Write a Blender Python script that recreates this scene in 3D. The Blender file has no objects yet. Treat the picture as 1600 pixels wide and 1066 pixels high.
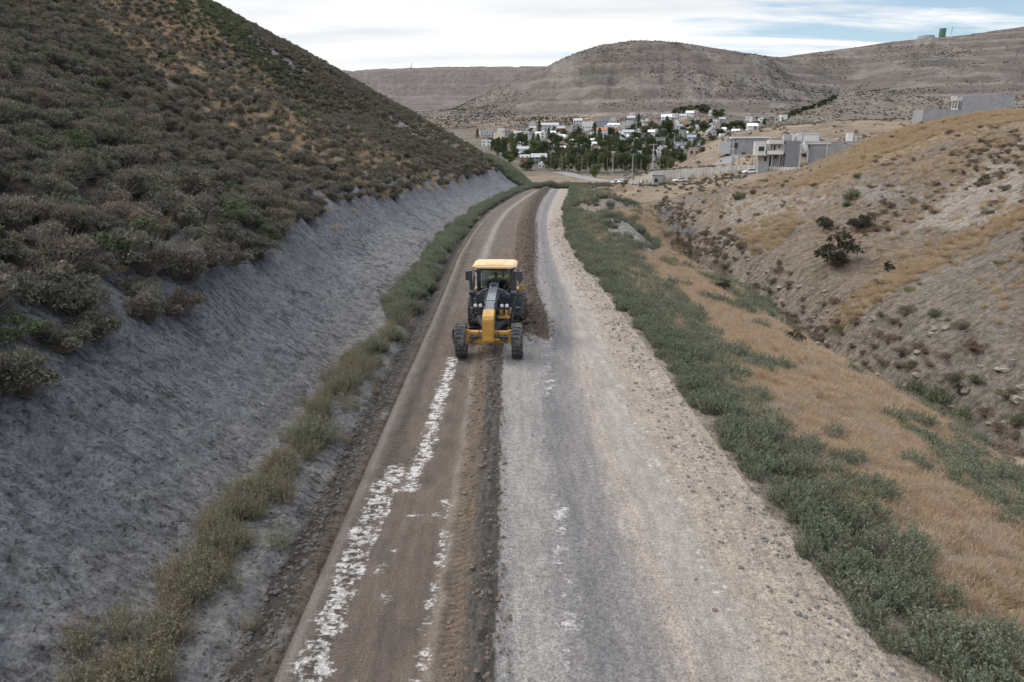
import bpy, bmesh, math, random
import numpy as np
from mathutils import Vector, Matrix, Euler
R = math.radians
random.seed(7)
scene = bpy.context.scene
COL = scene.collection

# ------------------------------------------------------------------ camera
CAM_H = 7.6; PITCH = R(15.6); FPX = 1067.0
cam_d = bpy.data.cameras.new('camera'); cam = bpy.data.objects.new('camera', cam_d); COL.objects.link(cam)
cam.location = (0, 0, CAM_H); cam.rotation_euler = (R(90) - PITCH, 0, 0)
cam_d.lens = 24.0; cam_d.sensor_width = 36.0; cam_d.clip_start = 0.1; cam_d.clip_end = 20000
scene.camera = cam

# ------------------------------------------------------------------ sky and sun
SUN_EL = R(42); SUN_AZ = R(-58)          # to the left, a little ahead of the camera, behind thin cloud
world = bpy.data.worlds.new("World"); scene.world = world; world.use_nodes = True
wn = world.node_tree.nodes; wl = world.node_tree.links; wn.clear()
wo = wn.new('ShaderNodeOutputWorld'); wb = wn.new('ShaderNodeBackground'); wb.inputs[1].default_value = 0.10
sky = wn.new('ShaderNodeTexSky'); sky.sky_type = 'NISHITA'; sky.sun_disc = False
sky.sun_elevation = SUN_EL; sky.sun_rotation = SUN_AZ; sky.air_density = 1.0; sky.dust_density = 0.6
tc = wn.new('ShaderNodeTexCoord'); sep = wn.new('ShaderNodeSeparateXYZ'); wl.new(tc.outputs['Generated'], sep.inputs[0])
def wmath(op, a, b=None, c=None):
    n = wn.new('ShaderNodeMath'); n.operation = op
    for i, v in enumerate((a, b, c)):
        if v is None: continue
        if isinstance(v, (int, float)): n.inputs[i].default_value = v
        else: wl.new(v, n.inputs[i])
    return n.outputs[0]
zc = wmath('ADD', wmath('MAXIMUM', sep.outputs[2], 0.0), 0.10)
px_ = wmath('DIVIDE', sep.outputs[0], zc); py_ = wmath('DIVIDE', sep.outputs[1], zc)
comb = wn.new('ShaderNodeCombineXYZ'); wl.new(px_, comb.inputs[0]); wl.new(py_, comb.inputs[1])
mp = wn.new('ShaderNodeMapping'); mp.inputs['Rotation'].default_value = (0, 0, R(24)); mp.inputs['Scale'].default_value = (0.45, 1.5, 1)
wl.new(comb.outputs[0], mp.inputs[0])
cn = wn.new('ShaderNodeTexNoise'); cn.inputs['Scale'].default_value = 1.5; cn.inputs['Detail'].default_value = 9; cn.inputs['Roughness'].default_value = 0.6
cn.inputs['Distortion'].default_value = 0.3
wl.new(mp.outputs[0], cn.inputs[0])
# the cover thins towards the right of the view and with height
bias = wmath('ADD', wmath('MULTIPLY', sep.outputs[0], -0.46), 0.19)
cov = wmath('ADD', cn.outputs[0], bias)
cr = wn.new('ShaderNodeValToRGB'); cr.color_ramp.elements[0].position = 0.43; cr.color_ramp.elements[1].position = 0.58
wl.new(cov, cr.inputs[0])
cn2 = wn.new('ShaderNodeTexNoise'); cn2.inputs['Scale'].default_value = 1.1; cn2.inputs['Detail'].default_value = 6
wl.new(mp.outputs[0], cn2.inputs[0])
cr2 = wn.new('ShaderNodeValToRGB'); e = cr2.color_ramp.elements
e[0].position = 0.36; e[0].color = (4.9, 5.1, 5.4, 1); e[1].position = 0.55; e[1].color = (6.4, 6.45, 6.5, 1)
wl.new(cn2.outputs[0], cr2.inputs[0])
mx = wn.new('ShaderNodeMixRGB'); wl.new(cr.outputs[0], mx.inputs[0])
skg = wn.new('ShaderNodeMixRGB'); skg.blend_type = 'MULTIPLY'; skg.inputs[0].default_value = 1.0
skg.inputs[2].default_value = (0.95, 0.93, 0.90, 1)
wl.new(sky.outputs[0], skg.inputs[1]); wl.new(skg.outputs[0], mx.inputs[1])
# a cloudy sky is brighter overhead than near the horizon
zr = wn.new('ShaderNodeMapRange'); zr.interpolation_type = 'SMOOTHSTEP'; wl.new(sep.outputs[2], zr.inputs[0]); zr.inputs[1].default_value = 0.22; zr.inputs[2].default_value = 0.75; zr.inputs[3].default_value = 1.0; zr.inputs[4].default_value = 2.3
cm_ = wn.new('ShaderNodeVectorMath'); cm_.operation = 'SCALE'; wl.new(cr2.outputs[0], cm_.inputs[0]); wl.new(zr.outputs[0], cm_.inputs['Scale']); wl.new(cm_.outputs[0], mx.inputs[2])
wl.new(mx.outputs[0], wb.inputs[0]); wl.new(wb.outputs[0], wo.inputs[0])

sun_d = bpy.data.lights.new('sun', 'SUN'); sun = bpy.data.objects.new('sun', sun_d); COL.objects.link(sun)
sun_d.energy = 1.15; sun_d.angle = R(12); sun_d.color = (1.0, 0.90, 0.78)
sd = Vector((math.cos(SUN_EL) * math.sin(SUN_AZ), math.cos(SUN_EL) * math.cos(SUN_AZ), math.sin(SUN_EL)))
sun.rotation_euler = (-sd).to_track_quat('-Z', 'Y').to_euler()
vs = scene.view_settings; vs.view_transform = 'Standard'; vs.look = 'None'; vs.exposure = 0.72; vs.gamma = 1.0
scene.cycles.use_denoising = True
scene.cycles.max_bounces = 5; scene.cycles.diffuse_bounces = 3; scene.cycles.transparent_max_bounces = 6

# ------------------------------------------------------------------ noise
def _h(ix, iy, seed):
    h = (ix.astype(np.uint32) * np.uint32(374761393) + iy.astype(np.uint32) * np.uint32(668265263) + np.uint32((seed * 2246822519) & 0xffffffff))
    h = (h ^ (h >> np.uint32(13))) * np.uint32(1274126177)
    return (h ^ (h >> np.uint32(16)))
def gn(x, y, seed=0):
    x = np.asarray(x, float); y = np.asarray(y, float)
    x0 = np.floor(x); y0 = np.floor(y); fx = x - x0; fy = y - y0
    ix = x0.astype(np.int64); iy = y0.astype(np.int64)
    def g(dx, dy):
        a = _h((ix + dx) & 0xffffffff, (iy + dy) & 0xffffffff, seed).astype(np.float64) * (2 * np.pi / 4294967296.0)
        return np.cos(a) * (fx - dx) + np.sin(a) * (fy - dy)
    u = fx * fx * fx * (fx * (fx * 6 - 15) + 10); v = fy * fy * fy * (fy * (fy * 6 - 15) + 10)
    a = g(0, 0); b = g(1, 0); c = g(0, 1); d = g(1, 1)
    return ((a + (b - a) * u) * (1 - v) + (c + (d - c) * u) * v) * 1.5
def fbm(x, y, o=4, seed=0, gain=0.5, lac=2.03):
    s = 0; a = 1.0; t = 0
    for i in range(o):
        s = s + a * gn(x, y, seed + i * 17); t += a; a *= gain; x = x * lac + 5.2; y = y * lac + 1.7
    return s / t
def ridged(x, y, o=4, seed=0, gain=0.5, lac=2.03):
    s = 0; a = 1.0; t = 0
    for i in range(o):
        s = s + a * (1 - 2 * np.abs(gn(x, y, seed + i * 17))); t += a; a *= gain; x = x * lac + 5.2; y = y * lac + 1.7
    return s / t
def ss(a, b, x):
    t = np.clip((np.asarray(x, float) - a) / (b - a), 0, 1); return t * t * (3 - 2 * t)
def lerp(a, b, t): return a + (b - a) * t
def gauss(x, s): return np.exp(-(x / s) ** 2)

# ------------------------------------------------------------------ photo geometry helpers (pixels of the 1600 x 1066 photo)
CP, SP = math.cos(PITCH), math.sin(PITCH)
def ray(px, py):
    dx = (px - 800) / FPX; dv = (533 - py) / FPX
    return np.array([dx, CP + dv * SP, -SP + dv * CP])
def at_y(px, py, y):                      # the point seen at a pixel, at forward distance y
    d = ray(px, py); t = y / d[1]; return (d[0] * t, y, CAM_H + d[2] * t)
def project(x, y, z):
    x = np.asarray(x, float); y = np.asarray(y, float); z = np.asarray(z, float) - CAM_H
    dep = y * CP - z * SP; up = y * SP + z * CP
    dep = np.where(dep > 0.5, dep, np.nan)
    return 800 + FPX * x / dep, 533 - FPX * up / dep
def inpoly(px, py, poly):
    r = np.zeros(np.shape(px), bool); n = len(poly)
    for i in range(n):
        x1, y1 = poly[i]; x2, y2 = poly[(i + 1) % n]
        if y1 == y2: continue
        c = ((y1 > py) != (y2 > py)) & (px < (x2 - x1) * (py - y1) / (y2 - y1) + x1)
        r ^= c
    return r

# ------------------------------------------------------------------ road line
_t = np.array([(-60, -3.4, 5.8), (0, -3.5, 5.7), (10, -3.55, 5.6), (14, -3.6, 5.25), (20, -3.65, 5.2), (31, -3.7, 5.1), (43, -3.85, 4.7), (51, -4.0, 4.4), (63, -3.8, 4.6),
               (74, -3.5, 5.1), (90, -2.6, 6.4), (114, 0.0, 8.8), (132, 2.3, 10.6), (149, 5.0, 12.0), (180, 9.0, 15.0), (230, 15, 20), (400, 34, 40)])
_yy = np.arange(-60, 400, 0.5)
def _smooth(v, n=15):
    k = np.hanning(n); k /= k.sum(); return np.convolve(np.pad(v, n // 2, mode='edge'), k, 'valid')
_xl = _smooth(np.interp(_yy, _t[:, 0], _t[:, 1]), 25); _xr = _smooth(np.interp(_yy, _t[:, 0], _t[:, 2]), 25)
def XL(y): return np.interp(y, _yy, _xl)
def XR(y): return np.interp(y, _yy, _xr)
def roadz(y): return -9.5 * ss(136, 262, y)

# ------------------------------------------------------------------ far terrain table: rows = distance, value = photo row seen there (py) or ('z', height)
_cols = [500, 600, 700, 760, 820, 880, 940, 1000, 1060, 1120, 1180, 1240, 1300, 1400, 1500, 1600, 1750]
def zz(*v): return [('z', a) for a in v]
_rows = [
 (200, zz(-6, -6, -6, -6, -6, -6, -6, -5, -4.4, -3.6, -1.0, 1, 4, 8, 13, 15, 18)),
 (240, zz(-8, -8, -8, -8, -8, -8, -7.5, -5.5, 0.5, 2.6, 4.5, 5.0, 5.5, 9, 15, 17, 20)),
 (270, zz(-8, -8, -8, -8, -8, -8, -8, -6.5, 0.5, 6.2, 8.4, 9.0, 10, 13, 17, 20, 24)),
 (330, zz(-8, -8, -8, -8, -8, -8, -8, -8) + [252, 219, 203, 198, 192, 189, 182, 175, 165]),
 (380, zz(-8, -8, -8, -8, -8, -8, -8, -8, -7) + [226, 204, 199, 193, 188, 182, 175, 165]),
 (450, zz(-8, -8, -8, -8, -8, -8, -8, -7.5, -6) + [232, 206, 192, 182, 178, 175, 170, 165]),
 (550, [257, 257, 257, 257, 256, 254, 252, 250, 243, 228, 202, 175, 153, 150, 158, 150, 140]),
 (650, [240, 240, 240, 236, 233, 231, 229, 227, 224, 218, 208, 197, 188, 185, 185, 180, 170]),
 (800, [217, 217, 217, 217, 215, 211, 207, 204, 203, 203, 200, 192, 184, 178, 172, 166, 160]),
 (1000, [200, 200, 200, 199, 196, 191, 188, 185, 183, 186, 190, 186, 175, 168, 160, 150, 145]),
 (1300, [180, 180, 180, 181, 177, 172, 167, 163, 160, 162, 160, 162, 162, 150, 138, 134, 130]),
 (1600, [178, 178, 176, 164, 146, 130, 116, 112, 112, 116, 122, 142, 152, 128, 112, 102, 96]),
 (1900, [180, 178, 172, 146, 122, 91, 70, 63, 68, 77, 89, 116, 124, 95, 84, 70, 60]),
 (2300, [182, 180, 176, 165, 140, 112, 92, 85, 88, 90, 92, 85, 77, 63, 53, 37, 20]),
 (3000, [172, 172, 172, 172, 168, 150, 130, 120, 115, 115, 112, 108, 100, 90, 80, 60, 45]),
 (3600, [150, 150, 150, 150, 150, 145, 135, 130, 120, 120, 118, 114, 105, 98, 90, 75, 60]),
 (4000, [116, 112, 109, 108, 107.5, 107, 110, 112, 112, 112, 110, 106, 100, 95, 90, 70, 60]),
 (5000, [119, 116, 113, 112, 112, 112, 114, 114, 114, 114, 112, 110, 104, 98, 92, 76, 66]),
 (9000, [160] * 17)]
_ca = np.array([(c - 800) / FPX / 1.044 for c in _cols])
_rd = np.array([r[0] for r in _rows], float)
_tz = np.zeros((len(_rows), len(_cols)))
for i, (yd, row) in enumerate(_rows):
    for j, v in enumerate(row):
        _tz[i, j] = v[1] if isinstance(v, tuple) else at_y(_cols[j], v, yd)[2]
# dense smoothed table over (log distance, azimuth tangent)
_lg = np.linspace(math.log(180), math.log(9000), 420); _ag = np.linspace(-0.5, 1.1, 420)
def _mono(xs, ys, xq):                       # monotone-ish cubic through the control values
    d = np.diff(ys) / np.diff(xs); m = np.zeros_like(ys)
    for k in range(1, len(ys) - 1):
        m[k] = 0 if d[k - 1] * d[k] <= 0 else 2 * d[k - 1] * d[k] / (d[k - 1] + d[k])
    m[0] = d[0]; m[-1] = d[-1]
    i = np.clip(np.searchsorted(xs, xq) - 1, 0, len(xs) - 2); h = xs[i + 1] - xs[i]; t = np.clip((xq - xs[i]) / h, 0, 1)
    return (2*t**3-3*t**2+1)*ys[i] + (t**3-2*t**2+t)*h*m[i] + (-2*t**3+3*t**2)*ys[i+1] + (t**3-t**2)*h*m[i+1]
_t1 = np.stack([_mono(_ca, _tz[i], _ag) for i in range(len(_rows))])
_FT = np.stack([_mono(np.log(_rd), _t1[:, j], _lg) for j in range(len(_ag))], axis=1)
def far_z(x, y):
    y = np.maximum(y, 180.0); a = np.clip(x / y, -0.499, 1.099); l = np.clip(np.log(y), _lg[0], _lg[-1] - 1e-6)
    fi = (l - _lg[0]) / (_lg[1] - _lg[0]); fj = (a - _ag[0]) / (_ag[1] - _ag[0])
    i = np.clip(fi.astype(int), 0, len(_lg) - 2); j = np.clip(fj.astype(int), 0, len(_ag) - 2); u = fi - i; v = fj - j
    return (_FT[i, j] * (1 - u) + _FT[i + 1, j] * u) * (1 - v) + (_FT[i, j + 1] * (1 - u) + _FT[i + 1, j + 1] * u) * v
# the retaining wall: the ground steps up behind it
WALL = [at_y(983, 287, 262), at_y(1020, 288, 250), at_y(1110, 274, 236), at_y(1160, 268, 226), at_y(1215, 266, 212), at_y(1262, 268, 200)]
WALL_TOP = [at_y(983, 286, 262)[2], at_y(1020, 267, 250)[2], at_y(1110, 262, 236)[2], at_y(1160, 258, 226)[2], at_y(1215, 261, 212)[2], at_y(1262, 262, 200)[2]]
_wx = np.array([w[0] for w in WALL]); _wy = np.array([w[1] for w in WALL])

_EP = np.array([(-1, 0), (0, 0), (0.8, -0.05), (1.8, -0.25), (4, -0.7), (8, -1.7), (11, -2.6), (13.8, -4.1), (15.0, -5.7), (17.3, -5.8), (18.4, -4.3), (20.5, -2.3), (24, -0.9), (30, 1.6), (40, 5.9),
                (50, 9.9), (56, 11.5), (64, 12.5), (90, 14.2), (200, 21)], float)
_eg = np.arange(-1, 200, 0.25); _ez = _smooth(np.interp(_eg, _EP[:, 0], _EP[:, 1]), 7)
_DP = np.array([(-1, 0), (0, 0), (0.15, 0.05), (0.35, 0.04), (0.7, -0.22), (1.0, -0.20), (1.3, -0.02), (2.2, 0.05), (2.9, 0.12), (4.0, 0.75), (5.2, 1.55), (6.4, 2.6), (7.3, 3.55), (7.9, 3.95), (8.6, 4.2)], float)

def seg_d(x, y, p, q):
    vx, vy = q[0] - p[0], q[1] - p[1]; t = np.clip(((x - p[0]) * vx + (y - p[1]) * vy) / (vx * vx + vy * vy), 0, 1)
    return np.hypot(x - p[0] - t * vx, y - p[1] - t * vy), t

def cutshift(y): return np.interp(y, [0, 21, 30, 38, 44, 52, 66, 90, 130, 190], [-.1, 0, .4, 1.3, 2.1, 1.5, .8, 1.0, .6, 0])

def windrow(x, y):
    c1 = np.interp(y, [0, 8.4, 22, 30], [-0.42, -0.51, -0.84, -0.89]); w1 = 0.27 * gauss(x - c1, 0.38) * (1 - ss(25.5, 28.0, y))
    c2 = np.interp(y, [26, 31, 42, 51, 74, 90, 114, 132, 149, 180], [0.72, 0.95, 0.72, 1.05, 1.65, 2.4, 4.1, 5.9, 7.4, 10.5])
    hh = 0.50 + 0.10 * gn(y * 0.7, 0 * y, 5) + 0.22 * gauss(y - 29.5, 2.6)
    w2 = hh * gauss(x - c2, np.interp(y, [26, 36, 50, 120], [0.70, 0.52, 0.62, 0.95])) * ss(26.2, 28.2, y - 0.5 * (x - c2))
    return w1, w2

def far_relief(x, y):
    z = far_z(x, y)
    # erosion furrows and benches
    fw = ss(900, 1150, y)
    hgt = np.maximum(z - 20, 0)
    a = np.arctan2(x, y) * 57.3
    er = ridged(a * 0.30 + 0.25 * gn(y * 0.002, a * 0.3, 80), y * 0.0007, 4, 81, 0.5)
    crest = 1 - 0.85 * gauss(y - 1900, 170) - 0.85 * gauss(y - 2300, 150) * (a > 8)
    z = z + fw * crest * (np.minimum(hgt, 160) * 0.085 * (er - 0.35) + 3.5 * fbm(x * 0.006, y * 0.006, 4, 82))
    lt = ((z + 6 * fbm(x * 0.002, y * 0.002, 2, 84)) % 34.0) / 34.0
    z = z + fw * crest * 3.2 * (ss(0.0, 0.55, lt) * (1 - ss(0.72, 1.0, lt)) - 0.5) * ss(30, 90, hgt)
    mid = (1 - ss(700, 1100, y)) * ss(45, 90, x)
    return z + mid * (1.6 * fbm(x * 0.02, y * 0.02, 4, 83) + 0.4 * fbm(x * 0.1, y * 0.1, 3, 85)) * ss(230, 330, y)

def _Hn(x, y, detail):
    rz = roadz(y); L = XL(y); Rr = XR(y); d = L - x; e = x - Rr
    # --- left cut and hillside
    wob = 0.55 * fbm(y * 0.16, x * 0.02, 3, 3)
    dd = d + wob * ss(3.0, 7.0, d) - cutshift(y) * ss(2.5, 7, d)
    cut = np.interp(dd, _DP[:, 0], _DP[:, 1])
    rec = 1.25 * np.maximum(0, y - 198) + 0.6 * np.maximum(0, y - 190) * ss(190, 215, y)
    up = np.maximum(dd - 8.0, 0)
    upr = np.maximum(up - rec, 0)
    hill = 0.54 * np.minimum(upr, 120) + 0.15 * np.maximum(upr - 120, 0)
    hill = hill - (5.0 * gauss(y - 112 - 0.35 * upr * 0, 17) * ss(6, 30, upr)) - 0.9 * gauss(y - 60, 14) * ss(0, 12, upr)
    hill = hill + 1.4 * fbm(x * 0.035, y * 0.035, 3, 11) * ss(2, 25, upr)
    left = rz * (1 - ss(0, 20, d) * 0.2) + cut * (1 - ss(188, 225, y)) + np.maximum(hill, 0)
    # --- right embankment, gully and bank
    ew = e + (2.5 * gn(y * 0.045, 0 * y + 3.1, 21) + 0.8 * gn(y * 0.13, 0 * y + 7, 22)) * ss(6, 16, e) * (1 - ss(30, 60, e))
    rt = np.interp(ew, _eg, _ez)
    rt = rt + (2.0 * gauss(y - 68, 9) + 2.3 * gauss(y - 100, 17)) * gauss(e - 5.8, 3.0) + 2.3 * gauss(y - 98, 15) * gauss(e - 11, 4)
    # spur that comes down towards the gully on the near right
    p, q = (26.5, 36.0), (62, 66)
    sdist = (x - p[0]) * (-(q[1] - p[1])) + (y - p[1]) * (q[0] - p[0]); sdist = sdist / math.hypot(q[0] - p[0], q[1] - p[1])
    rt = rt + (1.3 * gauss(sdist, 5.0) - 1.1 * gauss(sdist - 11, 7)) * ss(20, 30, e)
    rt = rt + 1.0 * fbm(x * 0.05, y * 0.05, 3, 31) * ss(20, 34, e)
    rt = rt - 2.7 * ss(94, 120, y) * ss(22, 37, e) * (1 - 0.85 * ss(45, 60, e))
    right = rt + rz * ss(0, 1, 1)
    z = np.where(x < (L + Rr) / 2, left, right)
    z = np.where((d < 0) & (e < 0), rz, z)
    # --- blend into the far land
    fz = far_relief(x, y) if detail else far_z(x, y)
    y0 = np.interp(x, [-30, 0, 12, 30, 60], [215, 215, 165, 128, 116]); y1 = np.interp(x, [-30, 0, 12, 30, 60], [330, 300, 250, 205, 190])
    w = ss(0, 1, (y - y0) / (y1 - y0))
    z = lerp(z, fz, w)
    # step of the retaining wall
    wy = np.interp(x, _wx, _wy); near_w = ((x > _wx[0] - 2) & (x < _wx[-1] + 4)) * 1.0
    base = np.interp(x, _wx, [w_[2] for w_ in WALL]); top = np.interp(x, _wx, WALL_TOP) - 0.35
    s = y - wy
    inz = 0 * near_w * gauss(np.maximum(np.abs(s + 6) - 10, 0), 14) * ss(_wx[0] - 4, _wx[0] + 2, x)
    tgt = lerp(base - 0.2 , top, ss(0.3, 1.2, s))
    fr = np.where(s < 0.3, 1 - ss(20, 45, -s), 1 - ss(8, 40, s))
    z = lerp(z, tgt, np.clip(fr * near_w, 0, 1))
    if detail:
        rng = np.hypot(x, y)
        # road: tracks, ripples and windrow
        onroad = ss(0, 0.25, -d) * ss(0, 0.25, -e) * (1 - ss(150, 170, y))
        w1, w2 = windrow(x, y)
        lump = 1 + 0.5 * fbm(x * 3.1, y * 3.1, 3, 41, .65) + .35 * fbm(x * 8, y * 8, 2, 42)
        z = z + onroad * (w1 + w2) * lump * (1 - w)
        z = z + onroad * (0.018 * fbm(x * 1.4, y * 1.4, 3, 43) + 0.02 * gauss(x - L - 0.5, 0.25) * np.sin(y * 2 * np.pi / 0.17 + 3 * (x - L)) * (rng < 40))
        sh = ss(-1.5, -0.4, e) * (1 - ss(0.6, 1.2, e)) * (x > 0)
        z = z + sh * 0.05 * ridged(x * 2.5, y * 2.5, 3, 44)
        # grey cut: rills down the slope and clods
        c = ss(2.3, 3.4, dd) * (1 - ss(7.8, 9.5, dd)) * (1 - ss(190, 220, y)) * (d > 0)
        z = z + c * (0.42 * ridged((y - 0.25 * d) * 0.42, d * 0.10, 4, 51, 0.6) - 0.19 + 0.16 * fbm(y * 1.5, d * .6, 4, 52, 0.62))
        z = z + ss(2.0, 3.4, dd) * (1 - ss(9, 12, dd)) * (d > 0) * (0.11 * ridged((y + .15 * d) * 2.6, d * .8, 4, 53, 0.65) * (.5 + ss(-.2, .3, gn(y * .3, d * .25, 57)))) * (rng < 60)
        dch = ss(0.2, 0.5, d) * (1 - ss(2.4, 3.2, d))
        z = z + dch * 0.06 * fbm(x * 4, y * 4, 3, 54)
        # hillside and banks
        hl = ss(8.0, 10, dd) * (1 - w) * (d > 0)
        z = z + hl * (0.35 * fbm(x * 0.25, y * 0.25, 4, 61) + 0.12 * fbm(x * 1.1, y * 1.1, 3, 62))
        g = ss(10, 20, ew) * (e > 0) * (1 - w)
        z = z + g * (0.85 * ridged(y * 0.14 + x * 0.03, x * 0.045, 5, 71, 0.6) * ss(17, 24, ew) - 0.2 + 0.16 * fbm(x * 0.8, y * 0.8, 4, 72, 0.6))
        g2 = ss(12, 15, ew) * (1 - ss(20, 23, ew)) * (1 - w) * (e > 0)
        z = z + g2 * 0.5 * fbm(x * 0.5, y * 0.5, 4, 73, 0.6)
        m = ss(1, 3, e) * (1 - ss(12, 18, e)) * (1 - w)
        z = z + m * 0.12 * fbm(x * 0.7, y * 0.7, 4, 74)
    return z, w
def H(x, y, detail=True):
    x = np.asarray(x, float); y = np.asarray(y, float); sh = x.shape; x = x.ravel(); y = y.ravel()
    z = np.empty(x.shape); n = y < 332
    if n.any(): z[n] = _Hn(x[n], y[n], detail)[0]
    if (~n).any(): z[~n] = far_relief(x[~n], y[~n]) if detail else far_z(x[~n], y[~n])
    return z.reshape(sh)

_hy = np.concatenate([np.geomspace(5, 400, 1800), np.geomspace(401, 6500, 1600)])
def hit(px, py, detail=True, ymin=0):
    d = ray(px, py); t = _hy / d[1]; x = d[0] * t; z = CAM_H + d[2] * t
    g = H(x, _hy, detail); b = (z < g) & (_hy > ymin)
    if not b.any(): return None
    k = int(np.argmax(b))
    return (float(x[k]), float(_hy[k]), float(g[k]))
def gz(x, y): return float(H(np.array([x]), np.array([y]))[0])

# ------------------------------------------------------------------ scene helpers
def tag(o, label=None, cat=None, group=None, kind=None):
    if label: o['label'] = label
    if cat: o['category'] = cat
    if group: o['group'] = group
    if kind: o['kind'] = kind
    return o
def empty(name, loc=(0, 0, 0), rz=0.0):
    o = bpy.data.objects.new(name, None); COL.objects.link(o); o.location = loc; o.rotation_euler = (0, 0, rz); o.empty_display_size = 0.3
    return o
def mesh_np(name, verts, faces, smooth=True):
    """verts (N,3), faces (M,k) -> mesh"""
    me = bpy.data.meshes.new(name); verts = np.ascontiguousarray(verts, np.float32); faces = np.ascontiguousarray(faces, np.int32)
    k = faces.shape[1]; me.vertices.add(len(verts)); me.vertices.foreach_set('co', verts.ravel())
    me.loops.add(faces.size); me.loops.foreach_set('vertex_index', faces.ravel())
    me.polygons.add(len(faces)); me.polygons.foreach_set('loop_start', np.arange(0, faces.size, k, dtype=np.int32))
    try: me.polygons.foreach_set('loop_total', np.full(len(faces), k, np.int32))
    except Exception: pass
    me.update(calc_edges=True)
    me.polygons.foreach_set('use_smooth', np.full(len(faces), smooth, bool))
    return me
def add_attr(me, name, rgb):
    a = me.attributes.new(name, 'FLOAT_COLOR', 'POINT'); n = len(rgb)
    c = np.ones((n, 4), np.float32); c[:, :rgb.shape[1]] = rgb; a.data.foreach_set('color', c.ravel())
def link_mesh(name, me, mat, parent=None):
    o = bpy.data.objects.new(name, me); COL.objects.link(o)
    if mat is not None: me.materials.append(mat)
    if parent is not None: o.parent = parent
    return o

# ------------------------------------------------------------------ materials
class NT:
    def __init__(s, name):
        s.m = bpy.data.materials.new(name); s.m.use_nodes = True; s.n = s.m.node_tree.nodes; s.l = s.m.node_tree.links; s.n.clear()
        s.out = s.n.new('ShaderNodeOutputMaterial'); s.b = s.n.new('ShaderNodeBsdfPrincipled'); s.l.new(s.b.outputs[0], s.out.inputs[0])
        s.b.inputs['Roughness'].default_value = 0.9; s.b.inputs['Specular IOR Level'].default_value = 0.2
    def put(s, sock, v):
        if isinstance(v, (int, float, tuple, list)): sock.default_value = v
        else: s.l.new(v, sock)
    def attr(s, name, out='Color'):
        a = s.n.new('ShaderNodeAttribute'); a.attribute_name = name; return a.outputs[out]
    def math(s, op, a, b=None, c=None):
        n = s.n.new('ShaderNodeMath'); n.operation = op
        for i, v in enumerate((a, b, c)):
            if v is not None: s.put(n.inputs[i], v)
        return n.outputs[0]
    def noise(s, scale, detail=3, rough=0.55, vec=None, out=0):
        n = s.n.new('ShaderNodeTexNoise'); n.inputs['Scale'].default_value = scale; n.inputs['Detail'].default_value = detail; n.inputs['Roughness'].default_value = rough
        s.l.new(vec if vec is not None else s.obj(), n.inputs['Vector']); return n.outputs[out]
    def vor(s, scale, vec=None, out='Distance', rnd=1.0, feat='F1'):
        n = s.n.new('ShaderNodeTexVoronoi'); n.feature = feat; n.inputs['Scale'].default_value = scale; n.inputs['Randomness'].default_value = rnd
        s.l.new(vec if vec is not None else s.obj(), n.inputs['Vector']); return n.outputs[out]
    def obj(s):
        if not hasattr(s, '_o'): s._o = s.n.new('ShaderNodeTexCoord').outputs['Object']
        return s._o
    def map(s, v, a, b, c=0.0, d=1.0):
        n = s.n.new('ShaderNodeMapRange'); s.put(n.inputs[0], v)
        for i, q in enumerate((a, b, c, d)): s.put(n.inputs[i + 1], q)
        return n.outputs[0]
    def scale(s, vec, sc, rot=(0, 0, 0)):
        n = s.n.new('ShaderNodeMapping'); n.inputs['Scale'].default_value = sc; n.inputs['Rotation'].default_value = rot; s.l.new(vec, n.inputs[0]); return n.outputs[0]
    def mix(s, f, a, b, mode='MIX'):
        n = s.n.new('ShaderNodeMixRGB'); n.blend_type = mode; s.put(n.inputs[0], f); s.put(n.inputs[1], a); s.put(n.inputs[2], b); return n.outputs[0]
    def sepc(s, c):
        n = s.n.new('ShaderNodeSeparateColor'); s.l.new(c, n.inputs[0]); return n.outputs
    def bump(s, h, dist, strength=1.0, prev=None):
        n = s.n.new('ShaderNodeBump'); s.put(n.inputs['Height'], h); n.inputs['Distance'].default_value = dist; s.put(n.inputs['Strength'], strength)
        if prev is not None: s.l.new(prev, n.inputs['Normal'])
        return n.outputs[0]
    def fin(s, col, bump=None, rough=None):
        s.put(s.b.inputs['Base Color'], col)
        if bump is not None: s.l.new(bump, s.b.inputs['Normal'])
        if rough is not None: s.put(s.b.inputs['Roughness'], rough)
        return s.m
def grey(v): return (v, v, v, 1)
def plain(name, rgb, rough=0.7, spec=0.3, metal=0.0, var=0.15, sc=6.0, bump=0.0, dirt=None):
    t = NT(name); c = t.mix(t.map(t.noise(sc, 4), 0.3, 0.7), tuple(v * (1 - var) for v in rgb) + (1,), tuple(min(1, v * (1 + var)) for v in rgb) + (1,))
    if dirt is not None:
        c = t.mix(t.map(t.noise(sc * 0.6, 6, 0.65), 0.48, 0.68, 0, dirt[3]), c, tuple(dirt[:3]) + (1,))
    t.b.inputs['Specular IOR Level'].default_value = spec; t.b.inputs['Metallic'].default_value = metal
    b = t.bump(t.noise(sc * 4, 3), bump) if bump else None
    return t.fin(c, b, rough)
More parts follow.
